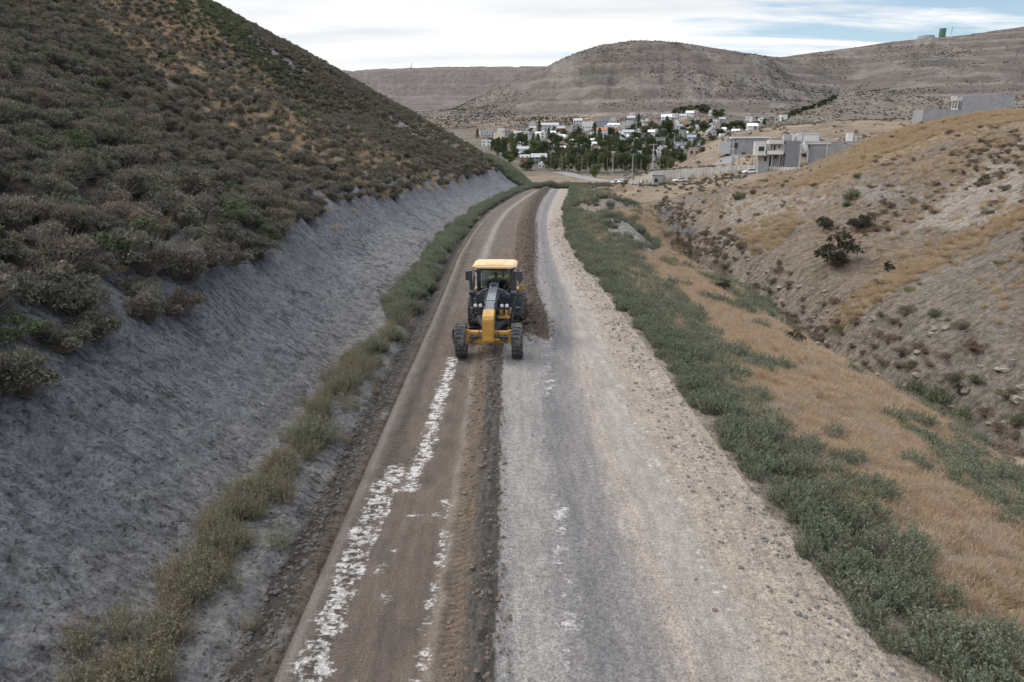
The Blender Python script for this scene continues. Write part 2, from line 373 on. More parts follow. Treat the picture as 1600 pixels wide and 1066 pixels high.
# ================================================================== ground colours (albedo), by place
def C(r, g, b): return np.array([r, g, b])
CLAY = C(.255, .257, .272); CLAYD = C(.185, .186, .195); CLAYL = C(.335, .325, .315)
ROADB = C(.116, .094, .079); WIND = C(.145, .112, .088); WINDD = C(.108, .095, .084); GRAV = C(.30, .282, .268); GRAVD = C(.150, .145, .155); TAN = C(.42, .36, .30); DITCH = C(.070, .064, .060)
TANG = C(.255, .19, .13); BROWN = C(.165, .135, .11); BANK = C(.235, .190, .150); GULLY = C(.24, .205, .17); HILL = C(.140, .118, .096); FARH = C(.112, .093, .083); FARD = C(.074, .064, .059)
def _near_cols(x, y, z, d, e, px, py, n1, n2, n3, put, aux, L, Rr):
    n = x.size
    put(d > 0, HILL); put((d > 0) * ss(0.05, 0.45, n1 + 0.4 * n2), BROWN * 1.05); put((d > 0) * ss(0.25, 0.5, n2) * 0.6, CLAY)
    wp = 6 * n2; T1 = [(90, -40), (240, -40), (360, 90), (480, 180), (620, 250), (770, 300), (700, 318), (560, 300), (430, 262), (320, 180), (170, 70)]
    put((d > 10) * inpoly(px + 30 * n1, py + 30 * n2, T1) * 0.75, TANG * 0.9)
    for poly in ([(590, 178), (650, 185), (775, 246), (775, 262), (735, 240), (640, 222)], [(480, 296), (545, 300), (560, 330), (500, 330)], [(340, 20), (420, 70), (520, 140), (400, 90), (330, 40)], [(455, 195), (500, 215), (510, 225), (470, 215)], [(760, 262), (800, 262), (825, 300), (770, 300)]):
        put((d > 7) * inpoly(px + 14 * n2, py + 14 * n3, poly) * 0.9, CLAY * 1.05)
    # cut
    c = ss(.75, 1.1, d) * (1 - ss(8.3, 9.2, d - cutshift(y) + 1.3 * n1))
    put(c, CLAY); put(c * ss(0.0, 0.5, n2 + 0.5 * n1) * 0.6, CLAYD); put(c * ss(0.15, 0.5, -n2 + n3 * .3) * 0.5, CLAYL * .85)
    put(c * (1 - ss(2.5, 4.5, d)) * 0.55, C(.25, .235, .22))
    put(ss(0.22, 0.36, d) * (1 - ss(0.80, 1.0, d + 0.3 * n2)), DITCH * 1.1)
    # right of the road
    er = (e > 0) * 1.0
    put(er, TAN * 0.86); put(er * ss(0.9, 1.6, e), TANG * 0.85); put(er * ss(2, 4, e) * ss(-0.1, 0.4, n1) * 0.6, BROWN)
    put(er * ss(11, 15, e + 2 * n2), GULLY); put(er * ss(12, 16, e) * ss(0.0, 0.4, n2) * (1 - ss(19, 22, e)) * 0.6, BROWN)
    put(er * ss(19, 23, e), BANK); put(er * ss(21, 26, e) * ss(-0.05, 0.35, n1 + 0.3 * n2) * 0.7, TANG); put(er * ss(21, 26, e) * ss(0.1, 0.5, -n1 + 0.4 * n3) * 0.5, CLAYL)
    # grey spoil bank and paths on the right
    for poly, cc, k in (([(1000, 315), (1040, 318), (1100, 370), (1075, 378), (1030, 345)], C(.15, .145, .145), .95), ([(925, 342), (975, 338), (1010, 365), (1040, 400), (985, 385), (945, 362)], CLAYL * 1.05, .8),
                        ([(880, 328), (925, 312), (985, 305), (1020, 318), (990, 330), (930, 338)], C(.26, .235, .21), .8),
                        ([(960, 322), (1000, 330), (1090, 385), (1080, 400), (1030, 375), (985, 348)], TANG * 1.15, .9),
                        ([(1055, 300), (1130, 268), (1215, 262), (1160, 296), (1100, 318), (1060, 318)], C(.20, .178, .155), .9)):
        put((e > 2) * inpoly(px + 8 * n2, py + 5 * n3, poly) * k, cc)
    # sandy grass bands up the right hill
    for poly, cc, k in (([(1600, 322), (1600, 350), (1480, 400), (1400, 445), (1310, 520), (1290, 505), (1340, 455), (1450, 395)], TANG * 1.1, .9),
                        ([(1600, 165), (1600, 200), (1480, 215), (1390, 250), (1300, 290), (1230, 300), (1290, 265), (1370, 215), (1450, 192)], TANG * 1.25, .85),
                        ([(1600, 205), (1600, 330), (1500, 360), (1420, 350), (1500, 290)], CLAYL * C(1.1, 1.02, .93), .8),
                        ([(1600, 350), (1600, 700), (1500, 680), (1400, 600), (1330, 530), (1480, 410)], C(.225, .198, .172), .85),
                        ([(1040, 380), (1100, 395), (1160, 440), (1130, 450), (1060, 410)], BROWN * .8, .6),
                        ([(1130, 300), (1300, 310), (1200, 370), (1140, 350)], CLAYL * C(1.05, .98, .9), .6)):
        put((e > 14) * (y < 200) * inpoly(px + 22 * n1, py + 16 * n2, poly) * k, cc)
    # --- the road
    on = (d < 0.05) & (e < 0.3) & (y < 176)
    on = on * 1.0
    lane = x + 0.0
    put(on, ROADB)
    v = (x - L)
    put(on * ss(0.05, 0.2, v) * (1 - ss(0.55, 0.75, v)) * 0.5, ROADB * 0.72)
    put(on * ss(0.15, 0.6, fbm(x * 2.2, y * 0.25, 3, 111) + .2) * 0.4, ROADB * 1.35); put(on * ss(0.1, 0.4, fbm(x * 1.3, y * 1.0, 4, 115)) * .5, ROADB * .68)
    put(on * gauss(v - 0.12, 0.1) * 0.25, GRAV)
    far = ss(30, 45, y)
    put(on * far * (v < 4.0) * gauss(x - L - 1.9 - 0.1 * n1, 0.32) * 0.55, GRAV * 1.05); put(on * far * gauss(v - 2.45, 0.2) * 0.4, ROADB * 0.85)
    w1, w2 = windrow(x, y)
    cw = 0.05 * n3 + np.interp(y, [0, 8.4, 22, 28], [-0.17, -0.24, -0.36, -0.38])             # right edge of the strip of loose soil
    c2 = np.interp(y, [26, 31, 42, 51, 74, 90, 114, 132, 149, 180], [0.72, 0.95, 0.72, 1.05, 1.65, 2.4, 4.1, 5.9, 7.4, 10.5])
    w2w = np.interp(y, [26, 36, 50, 120], [0.85, 0.62, 0.72, 1.1])
    edge = np.where(y < 27.2, cw, c2 + w2w * 0.95) + 0.06 * n3
    rt = on * ss(-0.03, 0.03, x - edge)
    put(rt, GRAV)
    e2_ = c2 + w2w * .95; es = lerp(cw, e2_, ss(17, 38, y)); s = (x - es) / np.maximum(Rr - es, 0.5)                                       # 0..1 across the gravel half
    put(rt * gauss(s - 0.32 + .03 * n1, 0.13) * (0.62 + .25 * n3), GRAVD * 1.05); put(rt * gauss(s - 0.27 + .02 * n1, 0.04) * 0.35, GRAVD * .9); put(rt * gauss(s - 0.34 + .008 * n1, 0.014) * 0.28 * ss(-.2, .3, n2), TAN * .9); put(rt * gauss(s - .44, .02) * .3, TAN * .85)
    put(rt * ss(0.30, 0.6, fbm(x * 1.6, y * 0.18, 3, 113) + .25) * 0.25, GRAVD)
    put(rt * far * (s < 0.52) * 0.45, GRAVD * 1.15)
    put(rt * gauss(s - 0.51, 0.05) * 0.6, TAN * C(1.0, .98, .98)); put(rt * ss(0.53, 0.62, s) * .45, TAN * 0.88); put(rt * ss(0.68, 0.78, s + .04 * n2), TAN * 0.84); put(rt * ss(0.76, 0.9, s + 0.05 * n2) * 0.6, C(.33, .285, .24))
    wa = on * ss(0.02, 0.06, w1) * (x < edge); put(wa, WIND * 1.12); put(on * (y < 27) * ss(-0.60, -0.42, x - edge + 0.06 * n3) * (x < edge), WINDD * .85); put(on * (y < 27) * gauss(x - edge + 1.02, .10) * .3, TAN * .8)
    put(on * ss(0.05, 0.12, w2) * (x < edge), WIND * 0.66); put(on * ss(0.05, 0.12, w2) * (x < edge) * ss(0.1, 0.4, n2 + n3) * 0.6, WIND * 0.7)
    # wet salt crust
    salt = np.zeros(n)
    def W0(px_, py_):
        dd_ = ray(px_, py_); t = -CAM_H / dd_[2]; return (dd_[0] * t, dd_[1] * t)
    for path, wd, k in (([(487, 1066), (512, 980), (545, 880), (598, 764), (622, 728)], .20, 1.0), ([(627, 740), (560, 900)], .07, .8), ([(640, 760), (668, 697), (687, 624), (700, 585), (708, 560)], .17, .95), ([(655, 700), (600, 790)], .08, .6),
                        ([(655, 1060), (672, 960), (690, 850), (700, 780)], .12, .66), ([(590, 900), (612, 860)], .1, .55), ([(640, 806), (690, 800)], .1, .75), ([(720, 560), (735, 600)], .1, .6), ([(600, 940), (600, 925)], .1, .7), ([(665, 690), (650, 560)], .35, .35),
                        ([(885, 1066), (885, 930), (880, 850), (872, 780)], .22, .62), ([(860, 620), (858, 560), (856, 520)], .25, .6), ([(1110, 900), (1040, 740), (960, 590), (930, 520)], .3, .55), ([(1160, 1000), (1110, 900)], .3, .5), ([(700, 560), (680, 520)], .3, .4),
                        ([(850, 345), (845, 320), (860, 300)], .5, .5), ([(838, 380), (842, 395)], .5, .6)):
        pts = [W0(*p_) for p_ in path]
        for a, b in zip(pts[:-1], pts[1:]):
            dist, _ = seg_d(x, y, a, b); salt = np.maximum(salt, min(k * 1.05, .92) * gauss(dist, wd * 2.1))
    aux[:, 0] = salt * on * (1 - ss(0.03, 0.07, w1)) * (1 - ss(0.05, 0.1, w2))
    aux[:, 1] = np.clip(rt * (0.75 + 0.25 * gauss(s - .3, .1)) * (1 - 0.55 * gauss(s - 0.62, 0.08)) + on * ss(0.01, 0.05, w1) * .5 + on * ss(.05, .1, w2) * .4 + .15 * on, 0, 1)
    aux[:, 3] = np.clip(on * gauss(v - 0.5, 0.22) + on * (y < 26) * gauss(x - edge + .72, .22), 0, 1) * (y < 60)
    aux[:, 2] = np.clip(rt * ss(0.66, 0.8, s) + 1.0 * (e > -0.3) * (e < 1.5) * (x > 0), 0, 1)
def colours(x, y, z):
    col = np.zeros((x.size, 3)); aux = np.zeros((x.size, 4)); n = y < 330
    if n.any(): col[n], aux[n] = _colours(x[n], y[n], z[n], True)
    if (~n).any(): col[~n], aux[~n] = _colours(x[~n], y[~n], z[~n], False)
    return col, aux
def _colours(x, y, z, near):
    n = x.size; L = XL(y); Rr = XR(y); d = L - x; e = x - Rr
    px, py = project(x, y, z); px = np.nan_to_num(px, nan=-9999); py = np.nan_to_num(py, nan=-9999)
    n1 = fbm(x * 0.12, y * 0.12, 4, 101); n2 = fbm(x * 0.5, y * 0.5, 4, 102); n3 = fbm(x * 1.7, y * 1.7, 3, 103)
    col = np.tile(BROWN, (n, 1)).astype(float); aux = np.zeros((n, 4))
    def put(mask, c, k=None):
        m = np.clip(mask, 0, 1)[:, None]; col[:] = col * (1 - m) + np.asarray(c) * m
    if near: _near_cols(x, y, z, d, e, px, py, n1, n2, n3, put, aux, L, Rr)
    # --- far land
    fm = ss(0, 1, (y - np.interp(x, [-30, 0, 12, 30, 60], [215, 215, 165, 128, 116])) / 60.0)
    f1 = fbm(x * 0.02, y * 0.02, 5, 121); f2 = fbm(x * 0.004, y * 0.004, 4, 122)
    fc = np.tile(TANG * C(.78, .82, .88), (n, 1)); k = ss(-0.1, 0.4, f1)[:, None]; fc = fc * (1 - k * 0.6) + BROWN * k * 0.6
    hl = ss(700, 1100, y)[:, None]; 
    str_ = ss(0.1, 0.5, np.sin(z * 0.19 + 2.5 * f2) * 0.5 + 0.5 * f1)[:, None]
    hc = FARH * (1 - 0.5 * str_) + FARD * 0.5 * str_
    lt = ((z + 4 * fbm(x * 0.002, y * 0.002, 2, 84)) % 34.0) / 34.0
    scarp = (ss(0.6, 0.75, lt) * (1 - ss(0.92, 1.0, lt)) * ss(25, 60, z) * ss(-.25, .3, fbm(x * .0035, y * .0012, 3, 128)))[:, None]
    hc = hc * (1 - scarp * 0.55) + C(.19, .168, .155) * scarp * 0.55
    dk = ss(0.12, 0.45, fbm(x * 0.007 + 9, y * 0.004, 5, 124))[:, None]; hc = hc * (1 - 0.7 * dk) + C(.066, .060, .053) * 0.7 * dk
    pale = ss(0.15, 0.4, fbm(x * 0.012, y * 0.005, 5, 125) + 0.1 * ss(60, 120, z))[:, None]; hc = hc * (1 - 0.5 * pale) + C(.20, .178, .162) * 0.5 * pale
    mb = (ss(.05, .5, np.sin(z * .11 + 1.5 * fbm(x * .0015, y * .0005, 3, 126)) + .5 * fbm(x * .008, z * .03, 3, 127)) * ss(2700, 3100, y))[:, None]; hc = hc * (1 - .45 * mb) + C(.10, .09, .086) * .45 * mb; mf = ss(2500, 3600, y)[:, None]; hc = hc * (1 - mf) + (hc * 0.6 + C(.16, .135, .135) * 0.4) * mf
    fc = fc * (1 - hl) + hc * hl
    md = (ss(45, 90, x) * ss(300, 420, y) * (1 - ss(750, 1000, y)))[:, None]; mc = C(.155, .132, .112) * (1 - 0.5 * k) + C(.095, .082, .07) * 0.5 * k; fc = fc * (1 - md) + mc * md
    # foot of the dome: ochre grass slopes behind the town
    tw_ = (ss(430, 480, y) * (1 - ss(800, 930, y)) * (x < 190) * .75)[:, None]; fc = fc * (1 - tw_) + C(.105, .098, .080) * tw_
    oc = ((1 - ss(0, 120, np.abs(y - 1080))) * (x < 150) * ss(-.1, .3, f1 + .1))[:, None]; fc = fc * (1 - .7 * oc) + TANG * 1.15 * .7 * oc
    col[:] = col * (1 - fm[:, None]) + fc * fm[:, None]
    aux *= (1 - fm[:, None])
    col *= (1 + 0.16 * n3 + 0.10 * n2)[:, None]
    return np.clip(col, 0.01, 0.9), aux

def soil(name, kind):
    t = NT(name); col = t.attr('Col'); aux = t.sepc(t.attr('Aux'))
    if kind == 'road':
        f = t.noise(24, 4, 0.75); vs_ = t.scale(t.obj(), (1.0, .16, 1)); st0 = t.noise(5, 4, .65, vs_)
        c = t.mix(t.map(f, 0.36, 0.64, 0, 1), t.mix(1.0, col, grey(.66), 'MULTIPLY'), t.mix(1.0, col, grey(1.30), 'MULTIPLY'))
        c = t.mix(t.map(st0, 0.36, 0.64, 0, 1), t.mix(1.0, c, grey(.84), 'MULTIPLY'), t.mix(1.0, c, grey(1.14), 'MULTIPLY'))
        mo = t.noise(8.5, 6, .78); c = t.mix(t.math('MULTIPLY', t.map(mo, .47, .56), t.math('MULTIPLY', aux[1], .62)), c, t.mix(1.0, col, (.50, .51, .55, 1), 'MULTIPLY'))
        v = t.vor(22); st = t.math('MULTIPLY', t.math('LESS_THAN', v, t.map(t.noise(6, 2), 0.3, 0.7, 0.10, 0.42)), aux[1])
        c = t.mix(t.math('MULTIPLY', st, 0.62), c, (.085, .085, .09, 1))
        v2 = t.vor(9, out='Distance'); st2 = t.math('MULTIPLY', t.math('LESS_THAN', v2, t.map(t.noise(2.2, 3), 0.42, 0.62, 0.0, 0.36)), aux[2])
        c = t.mix(t.math('MULTIPLY', st2, 0.7), c, (.13, .12, .115, 1))
        sn = t.math('ADD', t.math('MULTIPLY', t.noise(2.0, 4, 0.6), 0.75), t.math('MULTIPLY', t.noise(10, 6, 0.72, t.scale(t.obj(), (.8, 1.2, 1))), 0.75))
        sm = t.map(t.math('SUBTRACT', t.math('ADD', t.math('MULTIPLY', aux[0], 0.55), sn), 1.11), 0.0, 0.10)
        sm = t.math('MULTIPLY', sm, t.map(t.noise(5.5, 9, .70, t.scale(t.obj(), (.8, 1.1, 1))), .455, .515))
        c = t.mix(sm, c, t.mix(t.map(t.noise(18, 3), .35, .65), (.34, .33, .32, 1), (.64, .63, .625, 1)))
        h = t.math('ADD', t.math('MULTIPLY', f, 1.0), t.math('MULTIPLY', t.math('ADD', st, t.math('MULTIPLY', st2, 2)), 0.8))
        tw = t.n.new('ShaderNodeTexWave'); tw.bands_direction = 'Y'; tw.inputs['Scale'].default_value = 1.9; tw.inputs['Distortion'].default_value = 1.2; tw.inputs['Detail'].default_value = 1.5
        t.l.new(t.scale(t.obj(), (1, 1, 1), (0, 0, R(14))), tw.inputs[0]); tr_ = t.math('MULTIPLY', tw.outputs[1], t.attr('Aux', 'Alpha'))
        c = t.mix(t.math('MULTIPLY', tr_, .55), c, t.mix(1.0, c, (.6, .58, .56, 1), 'MULTIPLY'))
        b = t.bump(h, 0.04, 0.9, t.bump(tr_, 0.05, 0.9, t.bump(t.noise(7, 4, 0.6), 0.07, 0.8)))
        return t.fin(c, b, 0.92)
    if kind == 'clay':
        vec = t.scale(t.obj(), (0.42, 1.0, 0.5), (0, 0, R(-8))); lf_ = t.map(t.noise(.35, 3), .38, .62)
        fa = t.noise(5.0, 7, 0.72, vec); fi_ = t.noise(3.6, 7, 0.72); f = t.math('ADD', t.math('MULTIPLY', fa, t.math('SUBTRACT', 1.0, t.math('MULTIPLY', lf_, .8))), t.math('MULTIPLY', fi_, t.math('MULTIPLY', lf_, .8))); g = t.noise(15, 5, 0.75)
        c = t.mix(t.map(f, 0.42, 0.54), t.mix(1.0, col, t.mix(lf_, grey(.42), grey(.78)), 'MULTIPLY'), t.mix(1.0, col, grey(1.20), 'MULTIPLY'))  # clay mottling, with the shade of its hollows put into the colour
        c = t.mix(t.map(g, 0.36, 0.64), t.mix(1.0, c, grey(.72), 'MULTIPLY'), t.mix(1.0, c, grey(1.25), 'MULTIPLY'))
        v = t.vor(7, feat='DISTANCE_TO_EDGE')
        crack = t.map(v, 0.0, 0.12)
        pit = t.map(t.noise(8.5, 5, .72), .36, .44); c = t.mix(pit, t.mix(1.0, c, grey(.36), 'MULTIPLY'), c)  # shade inside the pits is painted into the colour, besides their bump
        b = t.bump(pit, .08, .7, t.bump(crack, 0.05, 0.25, t.bump(g, 0.08, 0.9, t.bump(f, 0.55, 1.0))))
        return t.fin(c, b, 0.95)
    if kind == 'far':
        f = t.noise(0.06, 7, 0.66); g = t.noise(0.35, 4, 0.65)
        c = t.mix(t.map(f, 0.3, 0.7), t.mix(1.0, col, grey(.68), 'MULTIPLY'), t.mix(1.0, col, grey(1.3), 'MULTIPLY'))
        c = t.mix(t.map(g, 0.35, 0.65), t.mix(1.0, c, grey(.82), 'MULTIPLY'), t.mix(1.0, c, grey(1.15), 'MULTIPLY'))
        vec = t.scale(t.obj(), (1, 0.55, 1)); v = t.vor(0.14, vec)
        dots = t.math('LESS_THAN', v, t.map(t.noise(0.012, 4, 0.6), 0.35, 0.68, 0.0, 0.52))
        c = t.mix(t.math('MULTIPLY', dots, 0.6), c, (.075, .072, .058, 1))
        b = t.bump(t.noise(0.02, 8, 0.62), 14.0, 0.9, t.bump(g, 0.8, 0.7))
        return t.fin(c, b, 1.0)
    f = t.noise(3.2, 6, 0.68); g = t.noise(14, 4, 0.7)
    c = t.mix(t.map(f, 0.38, 0.60), t.mix(1.0, col, grey(.66), 'MULTIPLY'), t.mix(1.0, col, grey(1.22), 'MULTIPLY'))
    c = t.mix(t.map(g, 0.38, 0.62), t.mix(1.0, c, grey(.74), 'MULTIPLY'), t.mix(1.0, c, grey(1.22), 'MULTIPLY'))
    sv = t.math('LESS_THAN', t.vor(1.7), t.map(t.noise(.5, 4, .6), .42, .66, 0.0, .34)); c = t.mix(t.math('MULTIPLY', sv, .55), c, t.mix(1.0, col, (.45, .42, .38, 1), 'MULTIPLY'))
    fu = t.noise(1.6, 6, .7, t.scale(t.obj(), (.35, 1.1, .35), (0, 0, R(12)))); c = t.mix(t.map(fu, .42, .50), t.mix(1.0, c, grey(.66), 'MULTIPLY'), c)
    b = t.bump(g, 0.08, 0.9, t.bump(f, 0.35, 1.0, t.bump(fu, .6, .8)))
    return t.fin(c, b, 0.95)
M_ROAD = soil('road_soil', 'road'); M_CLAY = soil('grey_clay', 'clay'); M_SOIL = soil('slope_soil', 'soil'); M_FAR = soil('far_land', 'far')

def spaced(a, b, step): return np.arange(a, b, step)
# across the road (offset u from the middle), fine near the road
u = np.concatenate([-np.geomspace(95, 12, 150)[:-1], spaced(-12, -4.7, 0.055), spaced(-4.7, 5.2, 0.045), spaced(5.2, 10, 0.08), np.geomspace(10, 24, 110)[:-1], np.geomspace(24, 115, 190)])
def nrows():
    v = [-45.0]
    while v[-1] < 178:
        y = v[-1]; v.append(y + (1.5 if y < 3 else min(1.6, max(0.05, 0.0075 * y))))
    return np.array(v)
vv = nrows(); nu, nv = len(u), len(vv)
mid = (XL(vv) + XR(vv)) / 2 * 1.0
X = (mid[:, None] + u[None, :]); Y = np.repeat(vv[:, None], nu, 1)
# line the grid up with both road edges so that the road's own sheet ends on them
hwL = (XR(vv) - XL(vv)) / 2
uL, uR = -4.7, 5.2
iL = int(np.argmin(abs(u - (-4.6)))); iR = int(np.argmin(abs(u - 4.95)))
iC = int(np.argmin(abs(u - (-13.5))))
f_ = np.interp(u, [-14, u[iL], u[iR], 14], [0, 1, 1, 0]); tl = (-hwL - u[iL]); tr = (hwL + 0.25 - u[iR])
k_ = np.clip((u - u[iL]) / (u[iR] - u[iL]), 0, 1)
X = X + f_[None, :] * (tl[:, None] * (1 - k_)[None, :] + tr[:, None] * k_[None, :])
Z = H(X.ravel(), Y.ravel()).reshape(X.shape)
V = np.stack([X, Y, Z], -1)
colr, auxr = colours(X.ravel(), Y.ravel(), Z.ravel())
colr = colr.reshape(nv, nu, 3); auxr = auxr.reshape(nv, nu, 4)
def sheet(name, i0, i1, mat, Vv=V, cc=colr, aa=auxr, j0=0, j1=None):
    j1 = Vv.shape[0] if j1 is None else j1
    P_ = Vv[j0:j1, i0:i1 + 1]; m, n = P_.shape[:2]
    idx = np.arange(m * n).reshape(m, n); F = np.stack([idx[:-1, :-1], idx[:-1, 1:], idx[1:, 1:], idx[1:, :-1]], -1).reshape(-1, 4)
    me = mesh_np(name, P_.reshape(-1, 3), F); add_attr(me, 'Col', cc[j0:j1, i0:i1 + 1].reshape(-1, 3)); add_attr(me, 'Aux', aa[j0:j1, i0:i1 + 1].reshape(-1, 4))
    return tag(link_mesh(name, me, mat), kind='structure')
iG = int(np.argmin(abs(u - 17.5)))
sheet('hillside', 0, iC, M_SOIL)
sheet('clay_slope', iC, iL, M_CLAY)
sheet('dirt_road', iL, iR, M_ROAD)
sheet('road_verge', iR, iG, M_SOIL)
sheet('right_hillside', iG, nu - 1, M_SOIL)

# ------------------------------------------------------------------ outer land: a polar sheet under and beyond the near one
az = np.concatenate([np.radians(np.linspace(-180, -48, 60)[:-1]), np.radians(np.linspace(-46, 46, 900)), np.radians(np.linspace(48, 180, 60)[1:])])
rr = np.concatenate([[2.0, 20, 40, 60, 80], np.geomspace(100, 9500, 620)])
A, Rg = np.meshgrid(az, rr); X2 = Rg * np.sin(A); Y2 = Rg * np.cos(A)
Z2 = H(X2.ravel(), Y2.ravel()).reshape(X2.shape)
m2 = (XL(Y2) + XR(Y2)) / 2
inside = ss(0, 5, X2 - m2 + 95 - 2) * ss(0, 5, m2 + 115 - 2 - X2) * ss(0, 4, 175.5 - Y2) * ss(0, 4, Y2 + 43)
c2_, a2_ = colours(X2.ravel(), Y2.ravel(), Z2.ravel()); c2_ = c2_.reshape(X2.shape + (3,)); a2_ = a2_.reshape(X2.shape + (4,)) * 0
Z2 = Z2 - 3.0 * inside
V2 = np.stack([X2, Y2, Z2], -1)
jm = int(np.searchsorted(rr, 1080)); jn = int(np.searchsorted(rr, 2600))
flip = lambda o: o
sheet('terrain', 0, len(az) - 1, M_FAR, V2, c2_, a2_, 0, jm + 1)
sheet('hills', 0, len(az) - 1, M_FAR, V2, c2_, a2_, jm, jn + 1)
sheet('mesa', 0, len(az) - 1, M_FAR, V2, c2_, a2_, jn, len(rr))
# ================================================================== plants
RG = np.random.default_rng(11)
def leaf_mat(name, a, b, dry=None, trans=0.22, var=0.35, wscale=0.12):
    t = NT(name); oi = t.n.new('ShaderNodeObjectInfo')
    geo = t.n.new('ShaderNodeNewGeometry')
    wn_ = t.noise(wscale, 2, 0.5, geo.outputs['Position'])
    r = t.math('ADD', t.math('MULTIPLY', oi.outputs['Random'], 0.6), t.math('MULTIPLY', t.map(wn_, 0.3, 0.7), 0.4))
    c = t.mix(r, a + (1,), b + (1,))
    if dry is not None:
        c = t.mix(t.math('MULTIPLY', t.map(t.math('FRACT', t.math('MULTIPLY', oi.outputs['Random'], 7.31)), dry[3], 1.0), 0.85), c, tuple(dry[:3]) + (1,))
    tone = t.sepc(t.attr('Tone'))
    c = t.mix(1.0, c, t.mix(tone[0], grey(1 - var), grey(1 + var)), 'MULTIPLY')
    c = t.mix(tone[1], c, (.20, .17, .145, 1))
    d = t.n.new('ShaderNodeBsdfDiffuse'); tr = t.n.new('ShaderNodeBsdfTranslucent'); mx_ = t.n.new('ShaderNodeMixShader'); mx_.inputs[0].default_value = trans
    t.l.new(c, d.inputs[0]); t.l.new(c, tr.inputs[0]); t.l.new(d.outputs[0], mx_.inputs[1]); t.l.new(tr.outputs[0], mx_.inputs[2]); t.l.new(mx_.outputs[0], t.out.inputs[0])
    return t.m
class Soup:
    def __init__(s): s.v = []; s.t = []
    def leaves(s, c, size, tone=None, up=0.0, woody=0.0, elong=1.6):
        n = len(c); d = RG.normal(size=(n, 3)); d[:, 2] += up; d /= np.linalg.norm(d, axis=1)[:, None]
        q = RG.normal(size=(n, 3)); q -= (q * d).sum(1)[:, None] * d; q /= np.linalg.norm(q, axis=1)[:, None]
        size = np.broadcast_to(size, (n,))[:, None]
        a = c - d * size * 0.5 * elong; b = c + d * size * 0.5 * elong; w = q * size * 0.38
        s.v.append(np.stack([a - w * .9, a + w * .9, b], 1).reshape(-1, 3))
        tn = RG.random(n) if tone is None else tone
        s.t.append(np.repeat(np.stack([tn, np.full(n, woody), np.zeros(n)], 1), 3, 0))
    def blades(s, p0, p1, w, tone=None, woody=0.0, bend=0.0):
        n = len(p0); d = p1 - p0; q = np.cross(d, RG.normal(size=(n, 3))); q /= (np.linalg.norm(q, axis=1)[:, None] + 1e-9); w = np.broadcast_to(w, (n,))[:, None]
        mid_ = (p0 + p1) / 2 + np.array([0, 0, 1.0]) * bend * np.linalg.norm(d, axis=1)[:, None]
        tri1 = np.stack([p0 - q * w, p0 + q * w, mid_], 1); tri2 = np.stack([mid_ - q * w * .8, mid_ + q * w * .8, p1], 1)
        s.v.append(np.concatenate([tri1, tri2], 0).reshape(-1, 3)); tn = RG.random(n) if tone is None else tone
        t_ = np.repeat(np.stack([tn, np.full(n, woody), np.zeros(n)], 1), 3, 0); s.t.append(t_); s.t.append(t_)
    def mesh(s, name, mat):
        v = np.concatenate(s.v); t = np.concatenate(s.t); me = mesh_np(name, v, np.arange(len(v)).reshape(-1, 3), False); add_attr(me, 'Tone', t); me.materials.append(mat); return me
def sph(n): d = RG.normal(size=(n, 3)); return d / np.linalg.norm(d, axis=1)[:, None]
def twig_shrub(nl=1500, lobes=13, r=0.62, h=0.62, leaf=0.055, twigs=130, woody=0.9):
    s = Soup(); ang = RG.random(lobes) * 6.283; rad = r * np.sqrt(RG.random(lobes)) * 0.78; zc_ = h * (0.18 + 0.66 * RG.random(lobes) * (1 - (rad / r) ** 2))
    cen = np.stack([np.cos(ang) * rad, np.sin(ang) * rad, zc_], 1); lr = r * (0.24 + 0.20 * RG.random(lobes))
    k = RG.integers(0, lobes, nl); dd_ = sph(nl); dd_[:, 2] = np.abs(dd_[:, 2]) * 0.95 - 0.12
    p = cen[k] + dd_ * (lr[k] * (0.55 + 0.5 * RG.random(nl) ** 0.6))[:, None]; p[:, 2] = np.maximum(p[:, 2], 0.02 * RG.random(nl))
    tone = np.clip(0.5 + 0.5 * RG.normal(size=nl) * 0.5 + (RG.random(lobes)[k] - .5) * 0.5, 0, 1)
    s.leaves(p, leaf * (0.6 + 0.8 * RG.random(nl)), tone, up=0.3)
    k = RG.integers(0, lobes, twigs); e_ = cen[k] + sph(twigs) * lr[k][:, None] * 1.5; e_[:, 2] = np.abs(e_[:, 2]) + 0.05
    b_ = np.stack([RG.normal(size=twigs) * .06, RG.normal(size=twigs) * .06, np.zeros(twigs)], 1); s.blades(b_, e_, 0.009, None, woody, 0.03)
    return s
def shoot_bush(shoots=100, per=22, r=0.42, L=0.62, leaf=0.036, spread=0.55, woody=0.0):
    s = Soup(); a = RG.random(shoots) * 6.283; q = np.sqrt(RG.random(shoots)); b = np.stack([np.cos(a) * q * r * .6, np.sin(a) * q * r * .6, np.zeros(shoots)], 1)
    dirs = np.stack([np.cos(a) * q * spread, np.sin(a) * q * spread, 0.75 + 0.35 * RG.random(shoots)], 1) + 0.16 * RG.normal(size=(shoots, 3)); dirs /= np.linalg.norm(dirs, axis=1)[:, None]
    ln = L * (0.7 + 0.45 * RG.random(shoots)) * (1 - 0.3 * q ** 2); tip = b + dirs * ln[:, None]
    s.blades(b, tip, 0.006, None, 0.5, 0.0); tn = RG.random(shoots)
    t = RG.random((shoots, per)) ** 0.75; p = b[:, None] + (tip - b)[:, None] * (0.15 + 0.87 * t)[..., None] + RG.normal(size=(shoots, per, 3)) * (0.034 * (1.15 - t))[..., None]
    s.leaves(p.reshape(-1, 3), leaf * (0.7 + 0.6 * RG.random(shoots * per)), np.clip(np.repeat(tn, per) * .6 + (t.ravel()) * .5, 0, 1), up=0.9, woody=woody)
    return s
